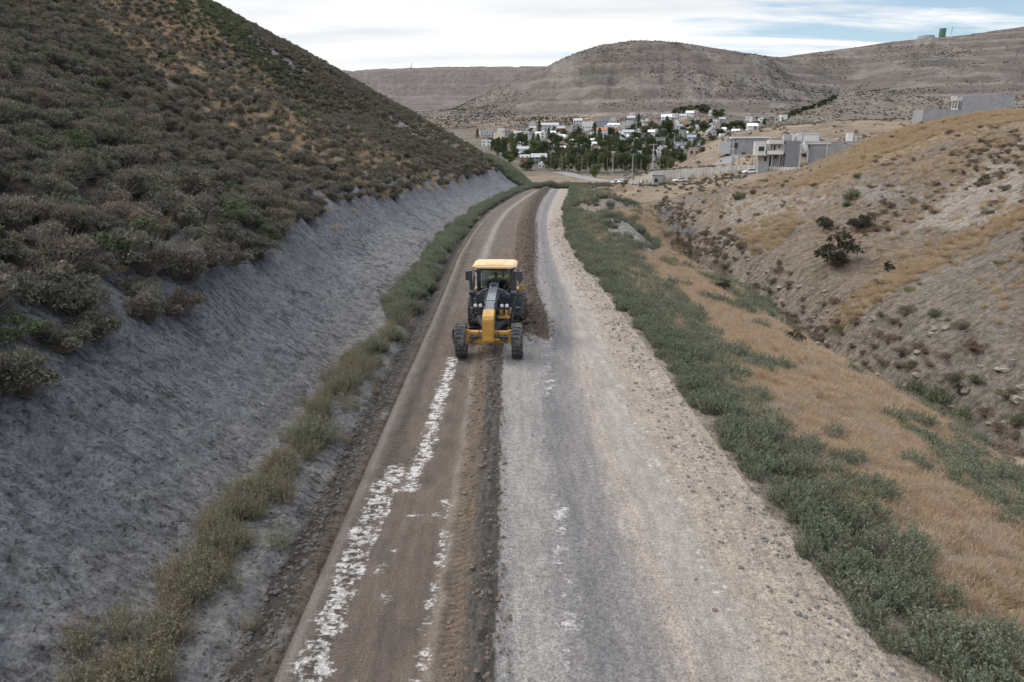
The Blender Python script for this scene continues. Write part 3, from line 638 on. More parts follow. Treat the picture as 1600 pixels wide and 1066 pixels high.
def tuft(n=150, L=0.4, spread=0.8, w=0.006, r=0.12, seeds=0):
    s = Soup(); a = RG.random(n) * 6.283; q = RG.random(n) ** 0.7; b = np.stack([np.cos(a) * q * r, np.sin(a) * q * r, np.zeros(n)], 1)
    d_ = np.stack([np.cos(a) * q * spread, np.sin(a) * q * spread, np.ones(n)], 1) + .18 * RG.normal(size=(n, 3)); d_ /= np.linalg.norm(d_, axis=1)[:, None]
    tip = b + d_ * (L * (0.55 + 0.6 * RG.random(n)))[:, None]; s.blades(b, tip, w, None, 0, 0.06)
    if seeds:
        k = RG.integers(0, n, seeds); s.leaves(tip[k] + RG.normal(size=(seeds, 3)) * .03 - (tip[k] - b[k]) * (0.35 * RG.random(seeds))[:, None], 0.025, None, up=0.8)
    return s
def tangle(n=420, r=0.34):
    s = Soup(); c0 = sph(n) * (r * (0.25 + 0.6 * RG.random(n)))[:, None]; c0[:, 2] = np.abs(c0[:, 2]) * 0.95; d_ = sph(n) * 0.6 + c0 / r * 0.9; d_[:, 2] += .35; d_ /= np.linalg.norm(d_, axis=1)[:, None]
    s.blades(c0, c0 + d_ * (0.10 + 0.10 * RG.random(n))[:, None], 0.0042, None, 0, 0.05); return s

M_TWIG = leaf_mat('hill_shrub_leaves', (.135, .138, .096), (.180, .165, .145), (.19, .15, .125, 0.66), var=.5)
M_SALT = leaf_mat('saltbush_leaves', (.128, .148, .102), (.180, .192, .142), None, var=0.38)
M_GREEN = leaf_mat('green_bush_leaves', (.108, .126, .076), (.132, .148, .092), None)
M_OLIVE = leaf_mat('olive_weed_leaves', (.165, .168, .108), (.205, .188, .135), (.22, .165, .12, 0.6))
M_DRY = leaf_mat('dry_grass', (.40, .30, .19), (.48, .385, .27), None, trans=0.35)
M_STRAW = leaf_mat('straw_tangle', (.50, .335, .205), (.42, .375, .335), (.38, .34, .30, .6), trans=0.35, wscale=.35)
M_RUST = leaf_mat('gully_shrub_leaves', (.165, .130, .100), (.205, .150, .118), (.13, .135, .08, 0.6))
M_TUFTG = leaf_mat('slope_tuft_leaves', (.17, .19, .085), (.25, .235, .12), (.27, .17, .11, 0.72))
M_DARK = leaf_mat('dark_bush_leaves', (.050, .056, .042), (.066, .066, .050), None)
P_TWIG = [twig_shrub(nl=2300, lobes=RG.integers(9, 20), r=.55 + .15 * RG.random(), twigs=330, h=.65 + .35 * RG.random(), leaf=.046).mesh('twiggy_shrub', M_TWIG) for _ in range(6)]
P_TWIGG = [twig_shrub(twigs=40, lobes=10).mesh('rounded_shrub', M_GREEN) for _ in range(4)]
P_SALT = [shoot_bush().mesh('saltbush', M_SALT) for _ in range(5)]
P_GREEN = [shoot_bush(shoots=90, per=20, leaf=.042).mesh('green_bush', M_GREEN) for _ in range(3)]
P_OLIVE = [shoot_bush(shoots=60, per=12, r=.30, L=.62, leaf=.024, spread=.40).mesh('olive_weed', M_OLIVE) for _ in range(4)]
P_DRY = [tuft(150, .34, seeds=60).mesh('dry_grass_tuft', M_DRY) for _ in range(4)]
P_STRAW = [tangle().mesh('dry_bush', M_STRAW) for _ in range(4)]
P_RUST = [twig_shrub(nl=900, lobes=9, leaf=.05, twigs=150).mesh('gully_shrub', M_RUST) for _ in range(4)]
P_TUFT = [shoot_bush(shoots=110, per=10, r=.34, L=.46, leaf=.036, spread=.9).mesh('slope_tuft', M_TUFTG) for _ in range(5)]
P_DARK = [twig_shrub(nl=1800, lobes=16, r=.6, h=.95, leaf=.055, twigs=60).mesh('dark_bush', M_DARK) for _ in range(3)]
P_FAR = [twig_shrub(nl=130, lobes=7, leaf=.17, twigs=0).mesh('far_shrub', M_TWIG) for _ in range(4)]
P_FARD = [twig_shrub(nl=130, lobes=7, leaf=.17, twigs=0).mesh('far_scrub', M_DARK) for _ in range(3)]

def scatter(name, protos, pts, sc, label=None, zs=None):
    """many small plants nobody could count: one object, geometry nodes put a copy of a plant on each point"""
    n = len(pts)
    me = bpy.data.meshes.new(name); me.vertices.add(n); me.vertices.foreach_set('co', np.ascontiguousarray(pts, np.float32).ravel())
    rot = np.stack([RG.normal(size=n) * .10, RG.normal(size=n) * .10, RG.random(n) * 6.283], 1).astype(np.float32)
    zsc = np.ones(n) if zs is None else zs
    scl = np.stack([sc, sc, sc * zsc * (0.85 + .3 * RG.random(n))], 1).astype(np.float32)
    for nm, ty, fld, dat in (('rot', 'FLOAT_VECTOR', 'vector', rot), ('scl', 'FLOAT_VECTOR', 'vector', scl)):
        a = me.attributes.new(nm, ty, 'POINT'); a.data.foreach_set(fld, np.ascontiguousarray(dat).ravel())
    a = me.attributes.new('idx', 'INT', 'POINT'); a.data.foreach_set('value', RG.integers(0, len(protos), n).astype(np.int32))
    o = bpy.data.objects.new(name, me); COL.objects.link(o)
    key = 'src_' + protos[0].name; coll = bpy.data.collections.get(key)
    if coll is None:
        coll = bpy.data.collections.new(key)
        for p in protos: coll.objects.link(bpy.data.objects.new(p.name, p))
    ng = bpy.data.node_groups.new(name, 'GeometryNodeTree'); ng.interface.new_socket('Geometry', in_out='INPUT', socket_type='NodeSocketGeometry'); ng.interface.new_socket('Geometry', in_out='OUTPUT', socket_type='NodeSocketGeometry')
    N = ng.nodes; Lk = ng.links; gi = N.new('NodeGroupInput'); go = N.new('NodeGroupOutput'); iop = N.new('GeometryNodeInstanceOnPoints'); ci = N.new('GeometryNodeCollectionInfo')
    ci.inputs[0].default_value = coll; ci.inputs['Separate Children'].default_value = True; ci.inputs['Reset Children'].default_value = True; iop.inputs['Pick Instance'].default_value = True
    Lk.new(gi.outputs[0], iop.inputs['Points']); Lk.new(ci.outputs[0], iop.inputs['Instance'])
    for nm, ty, tgt in (('rot', 'FLOAT_VECTOR', 'Rotation'), ('scl', 'FLOAT_VECTOR', 'Scale'), ('idx', 'INT', 'Instance Index')):
        na = N.new('GeometryNodeInputNamedAttribute'); na.data_type = ty; na.inputs[0].default_value = nm; Lk.new(na.outputs[0], iop.inputs[tgt])
    Lk.new(iop.outputs[0], go.inputs[0]); md = o.modifiers.new('plants', 'NODES'); md.node_group = ng
    tag(o, label, None, kind='stuff'); return o
def sample(n, x0, x1, y0, y1, rel='abs'):
    """random ground points; rel: 'L'/'R' measure x from the left/right road edge"""
    y = y0 + (y1 - y0) * RG.random(n); x = x0 + (x1 - x0) * RG.random(n)
    if rel == 'L': x = XL(y) - x
    if rel == 'R': x = XR(y) + x
    return x, y
def inview(x, y, z, m=160):
    px, py = project(x, y, z); return (px > -m) & (px < 1600 + m) & (py > -m) & (py < 1066 + 2 * m)
def P3(x, y): z = H(x, y); return x, y, z
def keep(k, *a): return [v[k] for v in a]
def spread_out(x, y, r, keepmax=None):
    """drop points closer than r to an earlier one (grid hash)"""
    g = {}; out = np.zeros(len(x), bool)
    for i in range(len(x)):
        ri = r[i]; c = (int(x[i] // 1.5), int(y[i] // 1.5)); ok = True
        for a in (-1, 0, 1):
            for b in (-1, 0, 1):
                for j in g.get((c[0] + a, c[1] + b), ()):
                    if (x[i] - x[j]) ** 2 + (y[i] - y[j]) ** 2 < (0.5 * (ri + r[j])) ** 2: ok = False; break
                if not ok: break
            if not ok: break
        if ok: g.setdefault(c, []).append(i); out[i] = True
    return out
def individual(kind, protos, x, y, z, s, label, group, zs=1.0, cat='shrub'):
    o = bpy.data.objects.new(kind, protos[random.randrange(len(protos))]); COL.objects.link(o); o.location = (float(x), float(y), float(z) - 0.03)
    o.rotation_euler = (random.gauss(0, .08), random.gauss(0, .08), random.random() * 6.28); o.scale = (float(s), float(s), float(s * zs)); tag(o, label, cat, group); return o

# ---- left hillside thicket
x, y = sample(90000, 5.9, 130, 5, 232, 'L')
w = np.where(y < 90, 1.0, 0.85); x, y, z = P3(x, y); k = inview(x, y, z); x, y, z = keep(k, x, y, z)
px, py = project(x, y, z); dL = XL(y) - x; n1 = fbm(x * 0.12, y * 0.12, 3, 201); n2 = fbm(x * .45, y * .45, 2, 202)
T1 = [(90, -60), (250, -60), (370, 80), (500, 180), (640, 250), (780, 300), (700, 318), (560, 300), (430, 262), (320, 180), (170, 70)]
dens = 0.98 - 0.40 * inpoly(px + 30 * n1, py + 30 * n2, T1)
for poly in ([(590, 178), (650, 185), (775, 246), (775, 262), (735, 240), (640, 222)], [(480, 296), (545, 300), (560, 330), (500, 330)], [(340, 20), (420, 70), (520, 140), (400, 90), (330, 40)], [(760, 262), (800, 262), (825, 300), (770, 300)]):
    dens = np.where(inpoly(px + 14 * n2, py + 14 * n1, poly), 0.12, dens)
dens *= np.clip(1.25 + 0.8 * n2, 0, 1); dens *= ss(6.1 + .5 * ss(20, 34, y), 6.9 + .6 * ss(20, 34, y), dL - cutshift(y) + 0.9 * n1 + 0.5 * n2); GS = [(190, -60), (300, -40), (400, 62), (500, 150), (455, 152), (330, 84)]
gstrip = inpoly(px + 10 * n2, py + 8 * n1, GS)
dens = np.where(gstrip, 1.0, dens)
s = 0.80 + 0.75 * RG.random(len(x)) ** 1.2 + 0.15 * (y < 45)
k = RG.random(len(x)) < dens; x, y, z, s, px, py, dL, gstrip, n1 = keep(k, x, y, z, s, px, py, dL, gstrip, n1)
k = spread_out(x, y, s * 0.62 * np.where(inpoly(px, py, T1), 1.5, 1.0)); x, y, z, s, px, py, dL, gstrip, n1 = keep(k, x, y, z, s, px, py, dL, gstrip, n1)
gr = gstrip | (RG.random(len(x)) < 0.04) | ((n1 > 0.25) & (y < 45) & (RG.random(len(x)) < 0.4))
onscr = (px > 0) & (px < 1600) & (py > 0) & (py < 1066)
dist = np.hypot(np.hypot(x, y), z - CAM_H); order = np.argsort(np.where(onscr, dist / s, 1e9)); near_i = np.zeros(len(x), bool); near_i[order[:190]] = True
pts = np.stack([x, y, z - 0.05], 1)
scatter('hillside_scrub', P_TWIG, pts[~gr & ~near_i], s[~gr & ~near_i], 'dense dark brown scrub covering the left hillside')
scatter('hillside_bushes', P_TWIGG, pts[gr & ~near_i], s[gr & ~near_i], 'greener bushes scattered through the left hillside scrub')
for i in np.nonzero(near_i)[0]:
    edge_ = dL[i] < 9.0
    if gr[i]: individual('green_shrub', P_TWIGG, x[i], y[i], z[i], s[i], 'leafy green shrub in the near thicket on the left hillside', 'green shrubs in the near thicket')
    elif edge_: individual('twiggy_shrub', P_TWIG, x[i], y[i], z[i], s[i], 'grey-brown twiggy shrub on the rim of the grey clay cut', 'twiggy shrubs along the rim of the cut')
    else: individual('twiggy_shrub', P_TWIG, x[i], y[i], z[i], s[i], 'dull brown twiggy shrub in the near thicket above the rim shrubs', 'twiggy shrubs in the near thicket')
# dry grass between the scrub and along the rim
x, y = sample(26000, 7.3, 90, 5, 210, 'L'); x, y, z = P3(x, y); k = inview(x, y, z, 40); x, y, z = keep(k, x, y, z); px, py = project(x, y, z)
dL = XL(y) - x; n1 = fbm(x * 0.12, y * 0.12, 3, 203)
k = (RG.random(len(x)) < np.where(inpoly(px, py, T1), 0.9, np.where(dL < 8, 0.0, np.where(dL < 10.5, 0.35, 0.2))) * np.clip(.6 + n1 * 1.6, 0, 1)); x, y, z = keep(k, x, y, z)
scatter('hillside_grass', P_DRY, np.stack([x, y, z - .02], 1), (0.7 + .7 * RG.random(len(x))) * np.where(y > 60, 1.5, 1), 'dry tan grass between the left hillside shrubs')
# rim and cut: sparse grass on the clay
# ---- verge weeds left of the road
x, y = sample(11000, 0.85, 3.6, 6, 150, 'L'); d = XL(y) - x; x, y, z = P3(x, y); n1 = fbm(x * .45, y * .30, 3, 205); n2 = fbm(x * 1.1, y * .9, 2, 206)
cen = np.interp(y, [6, 10, 14, 18, 24, 31, 60, 150], [2.25, 2.15, 1.95, 1.85, 1.7, 1.7, 1.6, 1.7]); wid = np.interp(y, [6, 12, 20, 30, 150], [.85, .75, .6, .6, .75])
k = RG.random(len(x)) < gauss(d - cen - .8 * n1 , wid * .66) * np.clip(.70 + 1.6 * n1 + 1.4 * n2 + .3 * (y < 12), 0.03, 1) * .9 * np.where(y < 40, 1, .75); x, y, z, d = keep(k, x, y, z, d)
gl = (y > 36 + 8 * RG.normal(size=len(x)))
sc = (0.55 + .5 * RG.random(len(x)))
scatter('verge_weeds', P_OLIVE, np.stack([x, y, z - .02], 1)[~gl], sc[~gl], 'olive and brown weeds along the foot of the grey cut')
scatter('verge_bushes', P_SALT, np.stack([x, y, z - .02], 1)[gl], sc[gl] * 1.15, 'green bushes along the left edge of the road farther on')
# ---- saltbush hedge right of the road
x, y = sample(31000, 0.3, 16, 4, 160, 'R'); e = x - XR(y); x, y, z = P3(x, y); k = inview(x, y, z, 100); x, y, z, e = keep(k, x, y, z, e); px, py = project(x, y, z)
n1 = fbm(x * .12, y * .10, 3, 211); n2 = fbm(x * .6, y * .6, 2, 212)
inner = 0.35 + 0.40 * n2; outer = np.interp(y, [4, 12, 17, 25, 35, 42, 60, 74, 100, 150], [2.3, 2.3, 2.2, 2.7, 3.9, 4.5, 4.9, 4.5, 6.0, 9.0]) + 1.3 * n1
band = ss(0, .35, e - inner) * (1 - ss(0, 1.0, e - outer)); band = np.where(y > 40, band * np.clip(.9 + 1.2 * n1, .25, 1), band)
patch = (e > outer) * ss(0.10, 0.4, fbm(x * .2, y * .2, 3, 214) + .25 * n2) * 0.45 * (e < 15)
for poly, v in (([(1440, 690), (1500, 700), (1600, 760), (1600, 850), (1520, 800), (1470, 740)], .55), ([(1110, 420), (1180, 450), (1240, 500), (1200, 500), (1120, 455)], .6), ([(925, 342), (975, 338), (1010, 365), (1040, 400), (985, 385), (945, 362)], -9), ([(880, 328), (925, 312), (985, 305), (1020, 318), (990, 330), (930, 338)], -9), ([(960, 322), (1000, 330), (1090, 385), (1080, 400), (1030, 375), (985, 348)], -9), ([(1000, 315), (1040, 318), (1100, 370), (1075, 378), (1030, 345)], -9)):
    m = inpoly(px, py, poly); patch = np.where(m, max(v, 0), patch); band = np.where(m & (v < 0), 0.03, band)
dn = np.clip(band + patch, 0, 1) * np.interp(y, [5, 40, 160], [1.0, .7, .45]); k = RG.random(len(x)) < dn; x, y, z, e, n2 = keep(k, x, y, z, e, n2)
sc = (0.62 + .55 * RG.random(len(x))) * np.interp(y, [5, 20, 60, 160], [.92, 1, 1.25, 1.5]) * np.clip(.70 + .3 * (e - .4), .55, 1); k = spread_out(x, y, sc * 0.42); x, y, z, sc = keep(k, x, y, z, sc)
scatter('saltbush_verge', P_SALT, np.stack([x, y, z - .04], 1), sc, 'dense grey-green saltbush along the right edge of the road')
# ---- tan dry growth on the embankment
x, y = sample(76000, 1.8, 16.5, 4, 150, 'R'); e = x - XR(y); x, y, z = P3(x, y); k = inview(x, y, z, 100); x, y, z, e = keep(k, x, y, z, e); px, py = project(x, y, z)
n1 = fbm(x * .12, y * .10, 3, 211); n2 = fbm(x * .5, y * .5, 3, 213)
dn = ss(1.6, 2.6, e) * (1 - ss(13, 16, e + 2 * n2)) * np.interp(y, [4, 14, 30, 60, 150], [1, .9, .5, .22, .12]) * np.clip(.85 + .8 * n2, 0, 1)
for poly in ([(925, 342), (975, 338), (1010, 365), (1040, 400), (985, 385), (945, 362)], [(1000, 315), (1040, 318), (1100, 370), (1075, 378), (1030, 345)], [(880, 328), (925, 312), (985, 305), (1020, 318), (990, 330), (930, 338)]): dn = np.where(inpoly(px, py, poly), 0, dn)
k = RG.random(len(x)) < dn; x, y, z, e, n2 = keep(k, x, y, z, e, n2); st = RG.random(len(x)) < 0.62
sc = (0.6 + .7 * RG.random(len(x))) * np.interp(y, [4, 20, 60, 150], [.85, 1, 1.5, 2])
scatter('dry_brush', P_STRAW, np.stack([x, y, z - .05], 1)[st], sc[st], 'tangled straw-coloured dry brush on the right embankment')
scatter('dry_grass', P_DRY, np.stack([x, y, z - .02], 1)[~st], sc[~st], 'tan dry grass on the right embankment')
# ---- gully floor and banks
def cluster(n, x0, x1, y0, y1, dens_fn, smin, smax, gap=.8):
    x, y = sample(n, x0, x1, y0, y1, 'R'); e = x - XR(y); x, y, z = P3(x, y); k = inview(x, y, z, 80); x, y, z, e = keep(k, x, y, z, e); px, py = project(x, y, z)
    k = RG.random(len(x)) < dens_fn(x, y, z, e, px, py); x, y, z, px, py = keep(k, x, y, z, px, py); s = smin + (smax - smin) * RG.random(len(x)) ** 1.5
    k = spread_out(x, y, s * gap); return keep(k, x, y, z, s, px, py)
def dgully(x, y, z, e, px, py):
    n = fbm(x * .3, y * .3, 3, 221); return ss(11.5, 14.5, e) * (1 - ss(18.5, 21.5, e + 2 * n)) * np.clip(.5 + 1.8 * n, .02, 1)
x, y, z, s, px, py = cluster(12000, 10, 26, 12, 150, dgully, .5, 1.45, .72)
onscr = (px > 0) & (px < 1600) & (py > 0); o_ = np.argsort(np.where(onscr, np.hypot(x, y) / s, 1e9)); ni = np.zeros(len(x), bool); ni[o_[:110]] = True
scatter('gully_scrub', P_RUST, np.stack([x, y, z - .05], 1)[~ni], s[~ni], 'low reddish brown scrub on the gully floor farther away')
for i in np.nonzero(ni)[0]: individual('gully_shrub', P_RUST, x[i], y[i], z[i], s[i], 'low rust-brown shrub among pale stones on the nearer gully floor', 'rust-brown shrubs on the gully floor', .8)
# grass bands on the right hill
GB = [[(1600, 322), (1600, 355), (1480, 405), (1400, 450), (1300, 525), (1285, 505), (1340, 455), (1450, 395)], [(1600, 165), (1600, 190), (1480, 205), (1390, 240), (1300, 285), (1230, 295), (1290, 262), (1370, 212), (1450, 188)], [(1150, 360), (1240, 330), (1250, 350), (1200, 400), (1160, 395)]]
def dband(x, y, z, e, px, py):
    m = 0.09 * ss(20, 26, e)
    for p_ in GB: m = np.where(inpoly(px, py, p_), 0.95, m)
    n = fbm(x * .25, y * .25, 3, 231); return m * np.clip(.8 + n, 0, 1)
x, y, z, s, px, py = cluster(42000, 18, 72, 14, 150, dband, .8, 1.6, .16)
scatter('slope_grass', P_DRY, np.stack([x, y, z - .03], 1), s * 1.15, 'ochre dry grass in bands across the right hillside')
# the upper slope: many small dark shrubs
def dup_(x, y, z, e, px, py):
    n = fbm(x * .12, y * .12, 3, 241); red = inpoly(px, py, [(1480, 245), (1600, 200), (1600, 275), (1500, 300)]) | inpoly(px, py, [(1380, 300), (1500, 285), (1480, 330), (1340, 380), (1300, 360)])
    return np.where(red, .7, 0.12 * ss(0, .4, n) + .02) * ss(20, 23, e) * (1 - inpoly(px, py, [(1290, 530), (1440, 410), (1600, 350), (1600, 800), (1400, 640)]))
x, y, z, s, px, py = cluster(9000, 20, 75, 20, 150, dup_, .4, 1.1, .8)
scatter('slope_scrub', P_RUST, np.stack([x, y, z - .04], 1), s, 'small brown shrubs sprinkled over the upper right slope')
def dtuf(x, y, z, e, px, py):
    n = fbm(x * .2, y * .2, 3, 251); m = inpoly(px, py, [(1290, 545), (1330, 490), (1440, 420), (1600, 355), (1700, 340), (1700, 800), (1560, 700), (1400, 610)])
    return np.where(m, np.clip(.16 + .6 * n, .03, .8), 0)
x, y, z, s, px, py = cluster(1500, 15, 60, 14, 90, dtuf, .5, 1.0, 1.0)
for i in range(len(x)): individual('slope_tuft', P_TUFT, x[i], y[i], z[i], s[i] * 1.1, 'yellow-green tuft on the bare lower right slope below the ochre grass band', 'tufts on the bare lower right slope', .8, 'plant')
# the plants of the right side that stand out
for (px_, py_, wpx, P_, nm, lb) in (
    (1308, 398, 66, P_DARK, 'dark_bush', 'largest dark bush hanging over the eroded bank of the gully'),
    (1345, 352, 40, P_DARK, 'dark_bush', 'dark bush just uphill to the right of the largest dark bush'),
    (1288, 352, 30, P_DARK, 'dark_bush', 'small dark bush just above the largest dark bush'),
    (1330, 305, 34, P_GREEN, 'green_bush', 'bright green bush high on the ochre slope above the dark bushes'),
    (1322, 318, 18, P_GREEN, 'green_bush', 'small green bush touching the foot of the bright green one'),
    (1338, 275, 15, P_GREEN, 'green_bush', 'small round green shrub above the bright green bush, near the path line'),
    (1155, 306, 26, P_GREEN, 'green_bush', 'green bush at the left foot of the right hillside'),
    (1177, 300, 14, P_GREEN, 'green_bush', 'smaller green bush beside the one at the foot of the right hillside'),
    (1535, 283, 20, P_DARK, 'round_shrub', 'round dark green shrub below the reddish brush patch on the right slope'),
    (1387, 420, 20, P_DARK, 'round_shrub', 'lone dark shrub just above the ochre grass band on the gully bank'),
    (1460, 488, 26, P_GREEN, 'green_tuft', 'lone round green shrub on the bare slope nearest the gully'),
    (1465, 618, 60, P_GREEN, 'green_bush', 'large deep green bush beside the eroded gully channel'),
    (1500, 648, 50, P_GREEN, 'green_bush', 'dark green bush just below the large one at the gully channel'),
    (1430, 605, 40, P_GREEN, 'green_bush', 'deep green bush at the upper left of the large one by the gully channel'),
    (1590, 655, 34, P_GREEN, 'green_bush', 'green bush at the very edge of the eroded channel'),
    (1500, 610, 26, P_DARK, 'round_shrub', 'small dark shrub above the large green bush at the channel'),
    (1240, 530, 34, P_DARK, 'dark_bush', 'dark shrub between the green verge and the rust-brown gully shrubs'),
    (1130, 450, 30, P_DARK, 'dark_bush', 'dark shrub at the top of the gully below the straw slope'),
    (1225, 505, 40, P_GREEN, 'green_bush', 'green bush at the left rim of the gully'),
    (1487, 752, 44, P_GREEN, 'green_bush', 'green bush alone in the tan grass of the embankment')):
    h_ = hit(px_, py_ + wpx * .25, True, 12)
    if h_ is None: continue
    sc_ = wpx / FPX * h_[1] / 1.15
    individual(nm, P_, h_[0], h_[1], h_[2], sc_, lb, None, 1.0, 'bush')
# ---- far scrub
x, y = sample(2600, -6, 16, 148, 200); e = x - XR(y); x, y, z = P3(x, y); k = ((y > 150 + 2 * RG.random(len(x))) & (RG.random(len(x)) < .85)); x, y, z = keep(k, x, y, z)
scatter('crest_bushes', P_SALT, np.stack([x, y, z - .05], 1), 1.5 + .9 * RG.random(len(x)), 'green bushes where the dirt road drops out of sight')
x, y = sample(5000, -10, 70, 200, 345); x, y, z = P3(x, y); k = RG.random(len(x)) < np.clip(.25 + 1.6 * fbm(x * .04, y * .02, 3, 281), .02, 1); x, y, z = keep(k, x, y, z)
scatter('valley_scrub', P_FAR, np.stack([x, y, z - .05], 1), .5 + .9 * RG.random(len(x)), 'low scrub in the dry valley beyond the road')
x, y = sample(16000, 40, 420, 180, 760); k = (x / y < .95) & (x / y > .16); x, y = keep(k, x, y); x, y, z = P3(x, y); n = fbm(x * .02, y * .02, 3, 261)
k = RG.random(len(x)) < np.clip(.45 + 1.1 * n, .05, 1) * np.where(y < 330, .35, 1); x, y, z = keep(k, x, y, z)
scatter('mid_hill_scrub', P_FAR, np.stack([x, y, z - .1], 1), .9 + 1.0 * RG.random(len(x)) ** 2, 'dark shrubs dotting the low hill beyond the new buildings')
y = np.exp(math.log(900) + (math.log(2450) - math.log(900)) * RG.random(48000)); x = y * (-.16 + 1.0 * RG.random(len(y))); x, y, z = P3(x, y); n = fbm(x * .005, y * .003, 4, 262); n2 = fbm(x * .02, y * .02, 2, 263)
k = RG.random(len(x)) < np.clip(.18 + 2.6 * n + .8 * n2, .03, 1); x, y, z = keep(k, x, y, z)
scatter('far_hill_scrub', P_FARD, np.stack([x, y, z - .2], 1), (1.1 + 2.0 * RG.random(len(x)) ** 2) * np.interp(y, [900, 1900], [.9, 1.3]), 'tiny dark shrubs dotting the far mesa slopes')
# ---- stones
def rock_mesh(seed, name, mat):
    rr_ = np.random.default_rng(seed); bm = bmesh.new(); bmesh.ops.create_icosphere(bm, subdivisions=2, radius=1)
    for v in bm.verts:
        c = v.co; k = 1 + 0.28 * math.sin(3 * c.x + seed) * math.cos(2.3 * c.y + seed * 2) + .12 * rr_.normal(); v.co = Vector((c.x * k, c.y * k * .8, c.z * k * .62))
    me = bpy.data.meshes.new(name); bm.to_mesh(me); bm.free(); me.materials.append(mat); return me
M_STONE = plain('pale_stone', (.23, .205, .175), .9, .2, var=.35, sc=3, bump=.02); M_STONED = plain('grey_stone', (.15, .14, .135), .9, .2, var=.4, sc=9)
P_ROCK = [rock_mesh(i, 'stone', M_STONE) for i in range(4)]; P_ROCKD = [rock_mesh(i + 9, 'pebble', M_STONED) for i in range(4)]
x, y, z, s, px, py = cluster(2600, 12, 22, 12, 130, lambda x, y, z, e, px, py: np.clip(.4 + fbm(x * .4, y * .4, 2, 271), 0, 1) * ss(12, 14, e) * (1 - ss(19, 22, e)), .06, .34, 1.5)
scatter('gully_stones', P_ROCK, np.stack([x, y, z], 1), s, 'pale stones lying along the gully floor')
x, y = sample(16000, -2.2, .9, 7, 80, 'R'); e = x - XR(y); x, y, z = P3(x, y); k = RG.random(len(x)) < gauss(e + .5 - .2, .75) * np.clip(.5 + fbm(x * 1.2, y * .7, 3, 272) * 1.5, .02, 1) * .8; x, y, z = keep(k, x, y, z)
scatter('shoulder_gravel', P_ROCKD, np.stack([x, y, z + .003], 1), .016 + .050 * RG.random(len(x)) ** 3, 'loose gravel along the sandy right shoulder of the road')
x, y = sample(14000, 0, 9.4, 7, 60, 'L'); x = XL(y) + (XL(y) - x); x, y, z = P3(x, y); w1, w2 = windrow(x, y); k = RG.random(len(x)) < np.clip(.06 + 1.2 * (w1 > .05) * .5 + (w2 > .08) * .5, 0, 1); x, y, z = keep(k, x, y, z)
M_CLOD = plain('soil_clod', (.145, .115, .092), .95, .1, var=.35, sc=8); P_CLOD = [rock_mesh(i + 30, 'clod', M_CLOD) for i in range(4)]
xc, yc = sample(34000, 0, 9.4, 6.5, 75, 'L'); xc = XL(yc) + (XL(yc) - xc); w1, w2 = windrow(xc, yc); k = RG.random(len(xc)) < np.clip((w1 > .04) * .8 + (w2 > .06) * .8 + .004, 0, 1); xc, yc = xc[k], yc[k]; zc3 = H(xc, yc)
scatter('soil_clods', P_CLOD, np.stack([xc, yc, zc3 + .004], 1), (.014 + .045 * RG.random(len(xc)) ** 2.5) * np.interp(yc, [8, 40], [1, 1.5]), 'crumbly brown clods on the ridge of graded soil and the heap beside the grader')
xc, yc = sample(5000, .25, 1.0, 6.5, 60, 'L'); zc3 = H(xc, yc); M_DG = plain('ditch_stone', (.085, .08, .076), .9, .2, var=.4, sc=9); P_DG = [rock_mesh(i + 50, 'ditch_pebble', M_DG) for i in range(3)]
scatter('ditch_gravel', P_DG, np.stack([xc, yc, zc3 + .004], 1), .014 + .05 * RG.random(len(xc)) ** 3, 'dark loose gravel in the shallow ditch at the left edge of the road')
scatter('road_gravel', P_ROCKD, np.stack([x, y, z + .003], 1), .010 + .028 * RG.random(len(x)) ** 3, 'loose gravel and clods on the road and its ridge of soil')
for (px_, py_, wpx, lb) in ((1158, 889, 11, 'largest loose stone on the sandy shoulder at the right of the road'), (1117, 829, 7, 'small loose stone farther up the sandy shoulder'), (1030, 659, 6, 'small dark stone on the upper sandy shoulder by the saltbush')):
    h_ = hit(px_, py_); o = bpy.data.objects.new('stone', P_ROCKD[0]); COL.objects.link(o); s_ = wpx / FPX * h_[1] / 2; o.location = (h_[0], h_[1], h_[2] + s_ * .3); o.scale = (s_,) * 3; tag(o, lb, 'stone')
